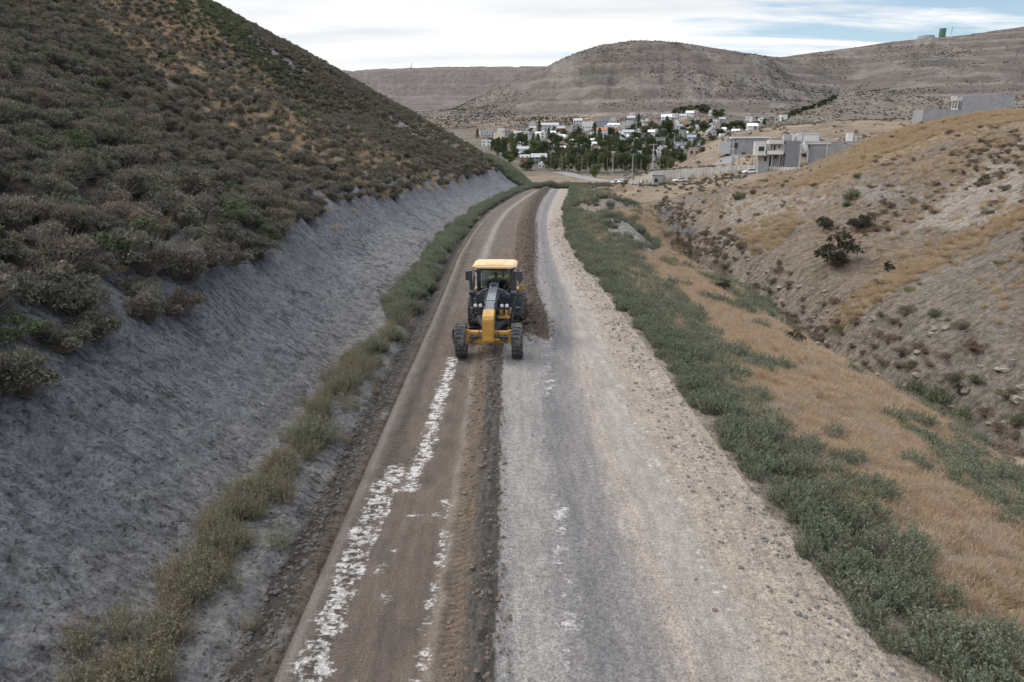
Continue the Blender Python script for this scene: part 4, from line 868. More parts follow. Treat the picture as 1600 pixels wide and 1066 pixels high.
# ================================================================== mesh builder
class MB:
    def __init__(s): s.bm = bmesh.new()
    def _add(s, verts, faces):
        vs_ = [s.bm.verts.new(v) for v in verts]
        for f in faces:
            try: s.bm.faces.new([vs_[i] for i in f])
            except ValueError: pass
        return vs_
    def box(s, c, sz, rot=None):
        hx, hy, hz = sz[0] / 2, sz[1] / 2, sz[2] / 2; M = Euler(rot).to_matrix() if rot else Matrix.Identity(3)
        v = [Vector(c) + M @ Vector((x * hx, y * hy, z * hz)) for x in (-1, 1) for y in (-1, 1) for z in (-1, 1)]
        s._add(v, [(0, 1, 3, 2), (4, 6, 7, 5), (0, 4, 5, 1), (2, 3, 7, 6), (0, 2, 6, 4), (1, 5, 7, 3)]); return s
    def b2(s, x0, x1, y0, y1, z0, z1): return s.box(((x0 + x1) / 2, (y0 + y1) / 2, (z0 + z1) / 2), (abs(x1 - x0), abs(y1 - y0), abs(z1 - z0)))
    def bar(s, p0, p1, w, h=None, w1=None, h1=None):
        h = w if h is None else h; w1 = w if w1 is None else w1; h1 = h if h1 is None else h1
        p0, p1 = Vector(p0), Vector(p1); d = (p1 - p0).normalized(); up = Vector((0, 0, 1)) if abs(d.z) < .95 else Vector((0, 1, 0)); x = d.cross(up).normalized(); u_ = x.cross(d)
        v = []
        for p, a, b in ((p0, w, h), (p1, w1, h1)):
            v += [p - x * a / 2 - u_ * b / 2, p + x * a / 2 - u_ * b / 2, p + x * a / 2 + u_ * b / 2, p - x * a / 2 + u_ * b / 2]
        s._add(v, [(3, 2, 1, 0), (4, 5, 6, 7), (0, 1, 5, 4), (1, 2, 6, 5), (2, 3, 7, 6), (3, 0, 4, 7)]); return s
    def tube(s, p0, p1, r, r1=None, seg=12):
        r1 = r if r1 is None else r1; p0, p1 = Vector(p0), Vector(p1); d = (p1 - p0).normalized(); up = Vector((0, 0, 1)) if abs(d.z) < .95 else Vector((0, 1, 0)); x = d.cross(up).normalized(); y = x.cross(d); v = []
        for p, q in ((p0, r), (p1, r1)): v += [p + (x * math.cos(a) + y * math.sin(a)) * q for a in [2 * math.pi * i / seg for i in range(seg)]]
        f = [(i, (i + 1) % seg, seg + (i + 1) % seg, seg + i) for i in range(seg)] + [tuple(range(seg))[::-1], tuple(range(seg, 2 * seg))]
        s._add(v, f); return s
    def path(s, pts, r, seg=8):
        for a, b in zip(pts[:-1], pts[1:]): s.tube(a, b, r, seg=seg)
        return s
    def prism(s, poly, x0, x1, axis='x'):
        """poly = list of (a, b); axis x: (y, z); axis y: (x, z); axis z: (x, y)"""
        def P(t, a, b): return (t, a, b) if axis == 'x' else ((a, t, b) if axis == 'y' else (a, b, t))
        n = len(poly); v = [P(x0, a, b) for a, b in poly] + [P(x1, a, b) for a, b in poly]
        s._add(v, [(i, (i + 1) % n, n + (i + 1) % n, n + i) for i in range(n)] + [tuple(range(n))[::-1], tuple(range(n, 2 * n))]); return s
    def lathe_x(s, prof, seg=48, c=(0, 0, 0)):
        """prof = list of (x, r) turned round the x axis"""
        n = len(prof); v = []
        for i in range(seg):
            a = 2 * math.pi * i / seg; v += [(c[0] + x, c[1] + r * math.cos(a), c[2] + r * math.sin(a)) for x, r in prof]
        f = [(i * n + j, i * n + j + 1, ((i + 1) % seg) * n + j + 1, ((i + 1) % seg) * n + j) for i in range(seg) for j in range(n - 1)]
        s._add(v, f); return s
    def build(s, name, mat, parent=None, bevel=0.0, smooth=False):
        bmesh.ops.recalc_face_normals(s.bm, faces=s.bm.faces); me = bpy.data.meshes.new(name); s.bm.to_mesh(me); s.bm.free()
        o = link_mesh(name, me, mat, parent)
        if smooth: me.polygons.foreach_set('use_smooth', [True] * len(me.polygons))
        if bevel: m = o.modifiers.new('bevel', 'BEVEL'); m.width = bevel; m.segments = 2; m.limit_method = 'ANGLE'; m.angle_limit = R(35)
        return o
M_YEL = plain('grader_yellow', (.46, .25, .045), .5, .35, var=.16, sc=5, dirt=(.25, .20, .15, .8))
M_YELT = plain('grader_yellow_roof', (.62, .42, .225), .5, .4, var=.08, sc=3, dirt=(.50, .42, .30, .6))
M_DK = plain('grader_dark_metal', (.035, .042, .055), .38, .5, var=.25, sc=6, dirt=(.12, .11, .10, .5))
M_FRM = plain('slate_frame_paint', (.085, .10, .125), .42, .5, var=.2, sc=7, dirt=(.14, .135, .13, .4))
M_WORN = plain('worn_grey_metal', (.16, .18, .20), .4, .5, var=.25, sc=8, dirt=(.10, .10, .10, .6))
M_TYRE = plain('tyre_rubber', (.042, .046, .052), .75, .3, var=.3, sc=9, dirt=(.19, .17, .15, .9))
M_LAMP = plain('lamp_glass', (.75, .78, .82), .12, .8, var=.03)
M_AMB = plain('amber_lens', (.55, .12, .03), .3, .5, var=.05)
M_STEEL = plain('bare_steel', (.32, .32, .33), .3, .6, metal=.8, var=.2, sc=8)
def glass_mat(name, tint, gloss=.18):
    t = NT(name); a = t.n.new('ShaderNodeBsdfTransparent'); a.inputs[0].default_value = tint + (1,); g = t.n.new('ShaderNodeBsdfGlossy'); g.inputs['Roughness'].default_value = .03
    m = t.n.new('ShaderNodeMixShader'); f = t.n.new('ShaderNodeFresnel'); f.inputs[0].default_value = 1.5; t.l.new(t.math('ADD', f.outputs[0], gloss * .3), m.inputs[0])
    t.l.new(a.outputs[0], m.inputs[1]); t.l.new(g.outputs[0], m.inputs[2]); t.l.new(m.outputs[0], t.out.inputs[0]); return t.m
M_GLASS = glass_mat('cab_glass', (.62, .70, .70))
M_MIRROR = plain('mirror_face', (.3, .32, .35), .1, .8, metal=.9, var=.05)

# ================================================================== the motor grader (front towards the camera, local -y)
G = empty('motor_grader', (-0.87, 24.95, 0.0), -0.042)
tag(G, 'yellow and black motor grader driving towards the camera along the dirt road', 'motor grader')
def wheel(loc, r, w, toe=0.0, lean=0.0, face=1):
    """face +1: rim dish on +x"""
    W = MB(); hw = w / 2; ri = r * .54
    W.lathe_x([(-hw * .78, ri), (-hw * .95, ri + .05), (-hw, r * .80), (-hw * .93, r * .93), (-hw * .72, r * .965), (0, r * .975), (hw * .72, r * .965), (hw * .93, r * .93), (hw, r * .80), (hw * .95, ri + .05), (hw * .78, ri)], 56)
    nl = 26
    for i in range(nl):                                        # ribs of the tread: each curves across the tyre
        a0 = 2 * math.pi * i / nl; v = []
        K = 7; hw_ = hw * .985; wd = 2 * math.pi / nl * .56
        for k in range(K):
            x = -hw_ + 2 * hw_ * k / (K - 1); t_ = x / hw_; a = a0 + 0.16 * (t_ * t_) * 1.0 + .06 * t_; sh = 1.0 - .055 * abs(t_) ** 4
            for da, rr_ in ((-wd / 2, r * .94 * sh), (wd / 2, r * .94 * sh), (wd / 2 * .8, r * 1.015 * sh), (-wd / 2 * .8, r * 1.015 * sh)): v.append((x, rr_ * math.cos(a + da), rr_ * math.sin(a + da)))
        f = [(k * 4 + j, k * 4 + (j + 1) % 4, (k + 1) * 4 + (j + 1) % 4, (k + 1) * 4 + j) for k in range(K - 1) for j in range(4)] + [(3, 2, 1, 0), tuple(4 * (K - 1) + j for j in range(4))]
        W._add(v, f)
    hubm = MB(); hubm.lathe_x([(0, .0), (0, r * .14), (face * hw * .25, r * .20), (face * hw * .25, r * .20)], 24)
    wh = MB(); wh.tube((-hw * .30, 0, 0), (hw * .30, 0, 0), r * .20, seg=24); wo_ = wh.build('wheel', M_YEL, G, .006)
    wo_.location = loc; wo_.rotation_euler = (random.random() * 3, lean, toe); wo_.rotation_mode = 'XYZ'; wo_.rotation_euler = (0, lean, toe)
    hubm.bm.free()
    W.build('tyre', M_TYRE, wo_, 0)
    rm = MB(); rm.lathe_x([(-hw * .80, ri * 1.02), (-hw * .70, ri * .93), (-hw * .1, ri * .90), (face * hw * .05, ri * .88), (face * hw * .12, r * .22), (face * hw * .30, r * .19), (face * hw * .32, .001)], 40)
    rm.lathe_x([(hw * .80, ri * 1.02), (hw * .70, ri * .93), (0, ri * .90)], 40)
    for i in range(10):
        a = 2 * math.pi * i / 10; rm.tube((face * hw * .05, r * .33 * math.cos(a), r * .33 * math.sin(a)), (face * hw * .26, r * .33 * math.cos(a), r * .33 * math.sin(a)), .018, seg=6)
    rm.build('rim', M_YEL, wo_, 0)
    return wo_
RF = .665
for sx in (-1, 1):
    wheel((sx * 1.06, 0, RF), RF, .43, toe=R(2), lean=R(-1.5), face=sx)
    for yy_ in (4.75, 6.25): wheel((sx * 1.045, yy_, RF + .01), RF + .01, .43, face=sx)
# front axle
a = MB(); a.prism([(-.86, .96), (-.80, 1.03), (.80, 1.03), (.86, .96), (.70, .91), (-.70, .91)], -.12, .12, 'y'); a.prism([(-.56, .86), (-.50, .92), (.50, .92), (.56, .86), (.48, .62), (.30, .56), (-.30, .56), (-.48, .62)], -.10, .10, 'y')
for sx in (-1, 1):
    a.prism([(sx * .86, 1.10), (sx * .66, 1.02), (sx * .76, .62), (sx * .84, .50), (sx * .90, .62)], -.11, .11, 'y'); a.tube((sx * .80, 0, .66), (sx * 1.06, 0, .66), .11)
    a.tube((sx * .3, -.02, .60), (sx * .74, -.02, .60), .05)
a.build('front_axle', M_YEL, G, .012)
a = MB(); a.tube((-.74, -.20, .86), (.74, -.20, .86), .030)
for sx in (-1, 1): a.tube((sx * .26, -.16, .90), (sx * .70, -.16, .62), .035); a.path([(sx * .3, -.2, 1.2), (sx * .38, -.26, .95), (sx * .5, -.2, .8)], .016)
a.build('steering_rod', M_DK, G)
# nose of the main frame
a = MB(); a.prism([(-.50, .74), (-.50, 1.56), (-.40, 1.70), (.15, 1.84), (.15, .90), (-.1, .74)], -.215, .215, 'x'); a.build('nose', M_YEL, G, .02)
a = MB(); a.b2(-.17, .17, -.515, -.498, .82, 1.50); a.build('nose_plate', M_YEL, G, .004)
a = MB(); a.b2(-.20, .20, -.44, -.12, .68, .738); a.b2(.10, .42, -.30, -.15, .72, .80); a.build('nose_bracket', M_YEL, G, .01)
# main frame beam rising back to the cab
a = MB(); a.prism([(.15, 1.36), (.15, 1.835), (.9, 1.97), (3.25, 2.28), (3.25, 1.70), (2.6, 1.68), (1.4, 1.62)], -.185, .185, 'x')
f = a.build('main_frame', M_FRM, G, .02)
a = MB(); a.prism([(1.0, 1.99), (1.0, 2.003), (1.85, 2.115), (1.85, 2.10)], -.17, .17, 'x'); a.build('worn_plate', M_WORN, f)
a = MB(); a.b2(-.10, .10, 2.7, 3.2, 2.20, 2.30); a.path([(-.16, .3, 1.97), (-.24, 1.2, 2.0), (-.24, 2.6, 2.1)], .02); a.path([(.17, .4, 1.97), (.25, 1.2, 2.0), (.25, 2.6, 2.1)], .02); a.build('hydraulic_hose', M_DK, f)
# lower wedge of the frame joining nose and drawbar (yellow)
a = MB(); a.prism([(.15, .95), (.15, 1.38), (1.6, 1.60), (2.2, 1.64), (1.2, 1.25)], -.16, .16, 'x'); a.build('gooseneck', M_YEL, G, .015)
# headlamp bar
a = MB(); a.bar((-.74, 1.30, 1.60), (.74, 1.30, 1.60), .05, .05); a.bar((-.2, 1.3, 1.60), (-.2, 1.5, 1.75), .05); a.bar((.2, 1.3, 1.60), (.2, 1.5, 1.75), .05)
for sx in (-1, 1): a.box((sx * .50, 1.30, 1.645), (.34, .08, .03))
a.build('lamp_bar', M_DK, G, .006)
for x_ in (-.62, -.42, .42, .62):
    h = MB(); h.tube((x_, 1.36, 1.745), (x_, 1.22, 1.735), .055, .082, 20); ho = h.build('headlight', M_DK, G, .004)
    q = MB(); q.tube((x_, 1.222, 1.735), (x_, 1.205, 1.734), .074, .062, 20); q.build('lens', M_LAMP, ho, .004)
for sx in (-1, 1): q = MB(); q.box((sx * .77, 1.28, 1.61), (.07, .05, .05)); q.build('marker_light', M_AMB, G, .01)
# saddle with the lift arms, cylinders
a = MB(); a.b2(-.30, .30, 2.15, 2.55, 1.66, 2.05)
for sx in (-1, 1):
    pts_ = [(sx * .20, 2.35, 2.13), (sx * .42, 2.30, 2.06), (sx * .60, 2.28, 1.90), (sx * .76, 2.28, 1.94), (sx * .84, 2.28, 2.10)]
    for p0_, p1_ in zip(pts_[:-1], pts_[1:]): a.bar(p0_, p1_, .19, .17)
    a.tube((sx * .76, 2.16, 2.06), (sx * .96, 2.16, 2.06), .11); a.box((sx * .86, 2.24, 2.06), (.16, .2, .2))
a.build('saddle', M_DK, G, .015)
for sx in (-1, 1):
    a = MB(); a.tube((sx * .82, 2.24, 1.22), (sx * .90, 2.16, 2.92), .072, seg=14); a.tube((sx * .815, 2.24, 1.16), (sx * .825, 2.24, 1.28), .088, seg=14); a.tube((sx * .895, 2.16, 2.86), (sx * .902, 2.155, 2.96), .086, seg=14)
    a.path([(sx * .78, 2.16, 1.5), (sx * .80, 2.12, 2.2), (sx * .85, 2.12, 2.8)], .018); co = a.build('lift_cylinder', M_DK, G, .004)
    q = MB(); q.tube((sx * .82, 2.24, 1.22), (sx * .78, 2.38, .80), .035, seg=10); q.build('piston_rod', M_STEEL, co)
# drawbar, circle, blade
a = MB()
for sx in (-1, 1): a.bar((sx * .08, .42, .86), (sx * .62, 2.35, .98), .14, .16)
a.bar((-.62, 2.30, .98), (.62, 2.30, .98), .16, .16); a.box((0, .40, .86), (.34, .3, .24)); a.bar((-.25, 1.35, .96), (.25, 1.35, .96), .3, .08)
a.build('drawbar', M_DK, G, .012)
a = MB(); a.bar((.30, 1.9, 1.20), (.84, 2.35, 1.10), .10); a.bar((-.2, 1.85, 1.5), (.75, 2.5, .95), .09); a.build('side_shift_cylinder', M_DK, G, .01)
a = MB(); n = 48; v = []
for i in range(n):
    t_ = 2 * math.pi * i / n
    for r_, z_ in ((.60, .80), (.74, .80), (.74, .90), (.60, .90)): v.append((r_ * math.cos(t_), 2.55 + r_ * math.sin(t_), z_))
a._add(v, [(i * 4 + j, i * 4 + (j + 1) % 4, ((i + 1) % n) * 4 + (j + 1) % 4, ((i + 1) % n) * 4 + j) for i in range(n) for j in range(4)]); a.build('blade_circle', M_DK, G)
BA = R(24); bc = Vector((.12, 2.55, 0)); bd = Vector((math.cos(BA), math.sin(BA), 0)); bn = Vector((math.sin(BA), -math.cos(BA), 0))
a = MB(); prof = [(0.16, .66), (0.04, .60), (-.045, .48), (-.075, .34), (-.05, .20), (.03, .08), (.05, .02)]; v = []
for s_ in (-1.9, 1.75):
    for off, z_ in prof: v.append(bc + bd * s_ + bn * off + Vector((0, 0, z_)))
    for off, z_ in prof[::-1]: v.append(bc + bd * s_ + bn * (off - .03) + Vector((0, 0, z_)))
m = len(prof) * 2; a._add(v, [(i, (i + 1) % m, m + (i + 1) % m, m + i) for i in range(m)] + [tuple(range(m))[::-1], tuple(range(m, 2 * m))]); bl = a.build('blade', M_DK, G, .004)
a = MB(); a.bar(bc + bd * -1.9 + bn * .075 + Vector((0, 0, .07)), bc + bd * 1.75 + bn * .075 + Vector((0, 0, .07)), .018, .15); a.build('cutting_edge', M_STEEL, bl)
a = MB()
for s_ in (-.55, .55): p_ = bc + bd * s_; a.bar(p_ + Vector((0, 0, .84)) + bn * -.1, p_ + bn * -.10 + Vector((0, 0, .34)), .12, .14)
a.build('blade_support', M_YEL, G, .01)
a = MB(); a.b2(.28, .42, 1.9, 2.05, 1.05, 1.45); a.b2(.50, .62, 2.0, 2.2, 1.05, 1.35); a.bar((.22, 1.7, 1.15), (.7, 1.9, 1.12), .1); a.build('circle_drive', M_YEL, G, .01)
# ---- cab
cx0, cx1, cy0, cy1, cz0, cz1 = -.76, .76, 3.30, 4.75, 1.25, 2.86
a = MB()
for sx in (-1, 1):
    a.bar((sx * .72, cy0 + .02, cz0), (sx * .70, cy0 + .06, cz1), .085); a.bar((sx * .76, cy1, cz0), (sx * .72, cy1 - .05, cz1), .085); a.bar((sx * .76, 4.0, cz0), (sx * .73, 4.0, cz1), .06)
    a.bar((sx * .70, cy0 + .06, cz1 - .03), (sx * .72, cy1 - .05, cz1 - .03), .07); a.bar((sx * .75, cy0, cz0 + .03), (sx * .75, cy1, cz0 + .03), .07); a.bar((sx * .755, cy0, 1.72), (sx * .755, cy1, 1.72), .05)
a.bar((-.72, cy0 + .05, cz1 - .05), (.72, cy0 + .05, cz1 - .05), .09); a.bar((-.72, cy1 - .05, cz1 - .05), (.72, cy1 - .05, cz1 - .05), .09)
a.b2(-.72, .72, cy0, cy0 + .05, cz0, 1.60); a.b2(-.74, .74, cy1 - .05, cy1, cz0, 1.75); a.b2(-.74, .74, cy0 + .06, cy1 - .06, cz0 - .06, cz0); a.bar((0, cy0, 1.6), (0, cy0 + .02, 1.72), 1.42, .05)
cab = a.build('cab_frame', M_DK, G, .012)
a = MB(); a.b2(-.665, .665, cy0 + .035, cy0 + .042, 1.62, cz1 - .10); a.build('windscreen', M_GLASS, cab)
a = MB(); a.b2(-.67, .67, cy1 - .045, cy1 - .038, 1.76, cz1 - .10); a.build('rear_window', M_GLASS, cab)
for sx in (-1, 1): a = MB(); a.b2(sx * .738, sx * .745, cy0 + .09, cy1 - .09, 1.33, cz1 - .08); a.build('side_window', M_GLASS, cab)
a = MB(); zt = cz1 + .02
a.prism([(-.93, zt), (-.93, zt + .06), (-.78, zt + .13), (.78, zt + .13), (.93, zt + .06), (.93, zt)], 3.25, 4.80, 'y'); rf = a.build('cab_roof', M_YELT, G, .03)
a = MB(); a.prism([(-.42, zt + .131), (-.36, zt + .155), (.36, zt + .155), (.42, zt + .131)], 3.45, 4.65, 'y'); a.build('roof_hatch', M_YELT, rf, .01)
a = MB(); a.prism([(-.74, zt), (-.84, zt + .08), (.84, zt + .08), (.74, zt)], 3.08, 3.24, 'y'); a.build('roof_visor', M_YELT, rf, .015)
# inside the cab: seat, console, steering column
a = MB(); a.b2(-.26, .26, 4.0, 4.45, 1.50, 1.64); a.b2(-.25, .25, 4.42, 4.55, 1.6, 2.25); a.tube((0, 4.2, 1.25), (0, 4.2, 1.5), .08); a.build('seat', M_DK, cab, .03)
a = MB(); a.bar((0, 3.45, 1.25), (0, 3.66, 1.78), .10); a.tube((0, 3.70, 1.80), (0, 3.66, 1.83), .17, .17, 20); a.b2(-.55, -.36, 3.7, 4.4, 1.3, 1.78); a.b2(.36, .55, 3.7, 4.4, 1.3, 1.78); a.build('steering_console', M_DK, cab, .02)
# mirrors with their arms
for sx in (-1, 1):
    a = MB(); a.path([(sx * .72, 3.32, 2.74), (sx * 1.02, 3.02, 2.84), (sx * 1.07, 3.0, 2.78)], .018); a.path([(sx * .74, 3.32, 1.80), (sx * .86, 3.18, 1.84), (sx * .88, 3.16, 2.70), (sx * .74, 3.30, 2.74)], .016)
    mo = a.build('mirror_arm', M_DK, G); q = MB(); q.box((sx * 1.07, 2.99, 2.60), (.23, .10, .40), (0, 0, sx * .2)); mh = q.build('mirror', M_DK, mo, .03)
    q = MB(); q.box((sx * 1.07, 3.048, 2.60), (.18, .006, .34), (0, 0, sx * .2)); q.build('mirror_glass', M_MIRROR, mo)
# wiper, work light under the roof, steps
a = MB(); a.bar((-.05, cy0 + .02, 1.66), (-.3, cy0 + .015, 2.3), .018); a.bar((.25, cy0 + .02, 1.66), (.5, cy0 + .015, 2.25), .018); a.build('wiper', M_DK, cab)
for sx in (-1, 1): a = MB(); a.box((sx * .62, 3.05, cz1 - .02), (.13, .1, .10)); wl_ = a.build('work_light', M_DK, G, .01)
for sx in (-1, 1):
    a = MB()
    for z_ in (.55, .85, 1.12): a.b2(sx * .80, sx * 1.02, 3.4, 3.75, z_, z_ + .03)
    a.bar((sx * 1.0, 3.42, .5), (sx * .82, 3.42, 1.5), .03); a.bar((sx * 1.0, 3.73, .5), (sx * .82, 3.73, 1.5), .03); a.path([(sx * .9, 3.4, 1.4), (sx * .92, 3.34, 2.2), (sx * .78, 3.32, 2.5)], .015); a.build('step', M_DK, G, .005)
# rear frame, engine hood, tandems
a = MB(); a.b2(-.42, .42, 3.2, 7.3, .72, 1.25); a.build('rear_frame', M_DK, G, .02)
a = MB(); a.prism([(4.80, 1.22), (4.80, 2.15), (6.9, 1.98), (7.5, 1.80), (7.5, 1.0), (4.8, 1.0)], -.46, .46, 'x'); hd = a.build('engine_hood', M_YEL, G, .04)
a = MB(); a.b2(.47, .485, 5.1, 7.1, 1.15, 1.75); a.b2(-.485, -.47, 5.1, 7.1, 1.15, 1.75); a.b2(-.36, .36, 7.505, 7.53, 1.1, 1.72); a.build('grille', M_DK, hd)
a = MB(); a.tube((.25, 5.5, 2.05), (.25, 5.5, 2.55), .05, seg=14); a.build('exhaust_pipe', M_DK, hd)
a = MB(); a.prism([(6.6, 2.0), (7.5, 1.82), (7.5, 1.9), (6.6, 2.08)], -.5, .5, 'x'); a.b2(.50, 1.16, 4.70, 5.30, 1.62, 1.72); a.b2(-.98, -.50, 4.70, 5.30, 1.62, 1.72); a.b2(.98, 1.16, 4.68, 4.76, 1.62, 1.90); a.build('platform', M_YEL, G, .012)
for sx in (-1, 1):
    a = MB(); a.prism([(4.2, .66), (4.35, .95), (6.65, .95), (6.8, .66), (6.65, .42), (4.35, .42)], sx * .66, sx * .86, 'x'); a.build('tandem_case', M_YEL, G, .03)
    a = MB(); a.path([(sx * 1.0, 4.9, 1.72), (sx * 1.0, 4.9, 2.3), (sx * 1.0, 6.6, 2.25), (sx * 1.0, 6.6, 1.6)], .02); a.build('handrail', M_DK, G)
a = MB(); a.box((0, 3.6, 1.0), (1.2, .8, .5)); a.box((-.45, 2.9, 1.15), (.35, .6, .3)); a.box((.45, 2.9, 1.15), (.35, .6, .3)); a.build('battery_box', M_DK, G, .03)
a = MB(); a.b2(-1.24, -1.20, -.30, .34, .5, .9); bm_ = a; bm_.bm.free()

# ---- the driver, seated in the cab (built in the grader's own directions, standing free of it in the scene tree)
def person_seated():
    root = empty('person', (G.location.x, G.location.y, 0)); root.rotation_euler = G.rotation_euler
    tag(root, 'driver in dark work clothes and cap sitting at the wheel in the glass cab', 'person')
    J = {'pel': (0, 4.22, 1.72), 'ab': (0, 4.24, 1.88), 'ch': (0, 4.22, 2.06), 'nk0': (0, 4.22, 2.22), 'nk': (0, 4.20, 2.30), 'hd': (0, 4.17, 2.40), 'hd2': (0, 4.17, 2.50)}
    E_ = [('pel', 'ab'), ('ab', 'ch'), ('ch', 'nk0'), ('nk0', 'nk'), ('nk', 'hd'), ('hd', 'hd2')]
    rad = {'pel': .15, 'ab': .135, 'ch': .15, 'nk0': .09, 'nk': .055, 'hd': .085, 'hd2': .075}
    for sx, n_ in ((-1, 'l'), (1, 'r')):
        for k_, p_, r_ in (('sh', (sx * .19, 4.22, 2.17), .07), ('el', (sx * .27, 4.05, 1.96), .048), ('wr', (sx * .17, 3.82, 1.90), .032), ('pa', (sx * .14, 3.74, 1.90), .036), ('hip', (sx * .10, 4.18, 1.70), .10), ('kn', (sx * .16, 3.78, 1.74), .07), ('an', (sx * .16, 3.66, 1.38), .045), ('to', (sx * .16, 3.52, 1.33), .04)): J[n_ + k_] = p_; rad[n_ + k_] = r_
        E_ += [('nk0', n_ + 'sh'), (n_ + 'sh', n_ + 'el'), (n_ + 'el', n_ + 'wr'), (n_ + 'wr', n_ + 'pa'), ('pel', n_ + 'hip'), (n_ + 'hip', n_ + 'kn'), (n_ + 'kn', n_ + 'an'), (n_ + 'an', n_ + 'to')]
        for fi in range(5):
            q = n_ + 'f%d' % fi; bx_ = sx * .14 + (fi - 2) * .016; L_ = (.035, .05, .055, .05, .04)[fi]; J[q] = (bx_, 3.715, 1.905 + (.01 if fi else -.01)); J[q + 'b'] = (bx_, 3.715 - L_ * .6, 1.885); rad[q] = rad[q + 'b'] = .009
            E_ += [(n_ + 'pa', q), (q, q + 'b')]
    names = list(J); me = bpy.data.meshes.new('body'); me.from_pydata([J[k] for k in names], [(names.index(a_), names.index(b_)) for a_, b_ in E_], [])
    o = link_mesh('body', me, plain('driver_clothes', (.05, .055, .07), .85, .2, var=.2), root); md = o.modifiers.new('skin', 'SKIN')
    for i, k in enumerate(names): me.skin_vertices[0].data[i].radius = (rad[k], rad[k]); me.skin_vertices[0].data[i].use_root = (i == 0)
    o.modifiers.new('sub', 'SUBSURF').levels = 1
    skin_m = plain('skin', (.42, .26, .18), .6, .3, var=.06)
    h = MB(); bmesh.ops.create_uvsphere(h.bm, u_segments=16, v_segments=12, radius=.095, matrix=Matrix.Translation((0, 4.16, 2.43)) @ Matrix.Diagonal((.85, 1.0, 1.2, 1))); h.box((0, 4.058, 2.42), (.028, .03, .045)); h.box((0, 4.065, 2.375), (.05, .012, .012))
    for sx in (-1, 1): h.box((sx * .084, 4.17, 2.42), (.014, .035, .05))
    h.build('face', skin_m, root, .004, True)
    h = MB()
    for sx in (-1, 1): h.box((sx * .033, 4.066, 2.445), (.022, .01, .01))
    h.build('eyes', M_DK, root)
    h = MB(); bmesh.ops.create_uvsphere(h.bm, u_segments=16, v_segments=10, radius=.100, matrix=Matrix.Translation((0, 4.17, 2.475)) @ Matrix.Diagonal((.9, 1.02, .8, 1))); h.box((0, 4.05, 2.485), (.14, .10, .012)); h.build('cap', M_DK, root, .004, True)
person_seated()
# ================================================================== buildings, trees, poles, cars
M_WHITE = plain('white_render', (.62, .62, .63), .8, .2, var=.06, sc=.6); M_PALE = plain('pale_grey_render', (.42, .42, .43), .85, .2, var=.08, sc=.6); M_GREYW = plain('grey_block_wall', (.27, .275, .29), .9, .1, var=.15, sc=.8)
M_CREAM = plain('cream_render', (.60, .55, .42), .85, .2, var=.06, sc=.6); M_BRICK = plain('brick_red_wall', (.30, .17, .13), .9, .1, var=.15, sc=1); M_BEIGE = plain('beige_wall', (.42, .32, .22), .9, .1, var=.1, sc=1); M_PINK = plain('pinkish_wall', (.40, .31, .28), .9, .1, var=.1, sc=1)
M_RDARK = plain('dark_roof', (.11, .11, .12), .7, .3, var=.15, sc=1); M_RGREY = plain('grey_sheet_roof', (.33, .35, .37), .5, .4, var=.1, sc=1); M_RWHITE = plain('white_sheet_roof', (.66, .68, .70), .5, .4, var=.06, sc=1)
M_RTERRA = plain('terracotta_roof', (.36, .17, .11), .8, .2, var=.15, sc=1); M_RBLUE = plain('blue_grey_roof', (.20, .25, .32), .5, .4, var=.1, sc=1); M_RMINT = plain('mint_roof', (.38, .55, .50), .5, .4, var=.06)
M_WIN = plain('window_glass', (.035, .04, .05), .15, .6, var=.2, sc=.7); M_DOOR = plain('door_wood', (.12, .08, .06), .7, .3)
WALLS = {'w': M_WHITE, 'p': M_PALE, 'g': M_GREYW, 'c': M_CREAM, 'b': M_BRICK, 'o': M_BEIGE, 'k': M_PINK}
WNAME = {'w': 'white', 'p': 'pale grey', 'g': 'grey', 'c': 'cream', 'b': 'brick-red', 'o': 'ochre', 'k': 'pinkish'}
ROOFS = {'f': None, 'd': M_RDARK, 's': M_RGREY, 'W': M_RWHITE, 't': M_RTERRA, 'u': M_RBLUE, 'm': M_RMINT}
RNAME = {'f': 'flat-roofed', 'd': 'dark-roofed', 's': 'grey-roofed', 'W': 'white-roofed', 't': 'terracotta-roofed', 'u': 'blue-roofed', 'm': 'mint-roofed'}
HOUSES = []
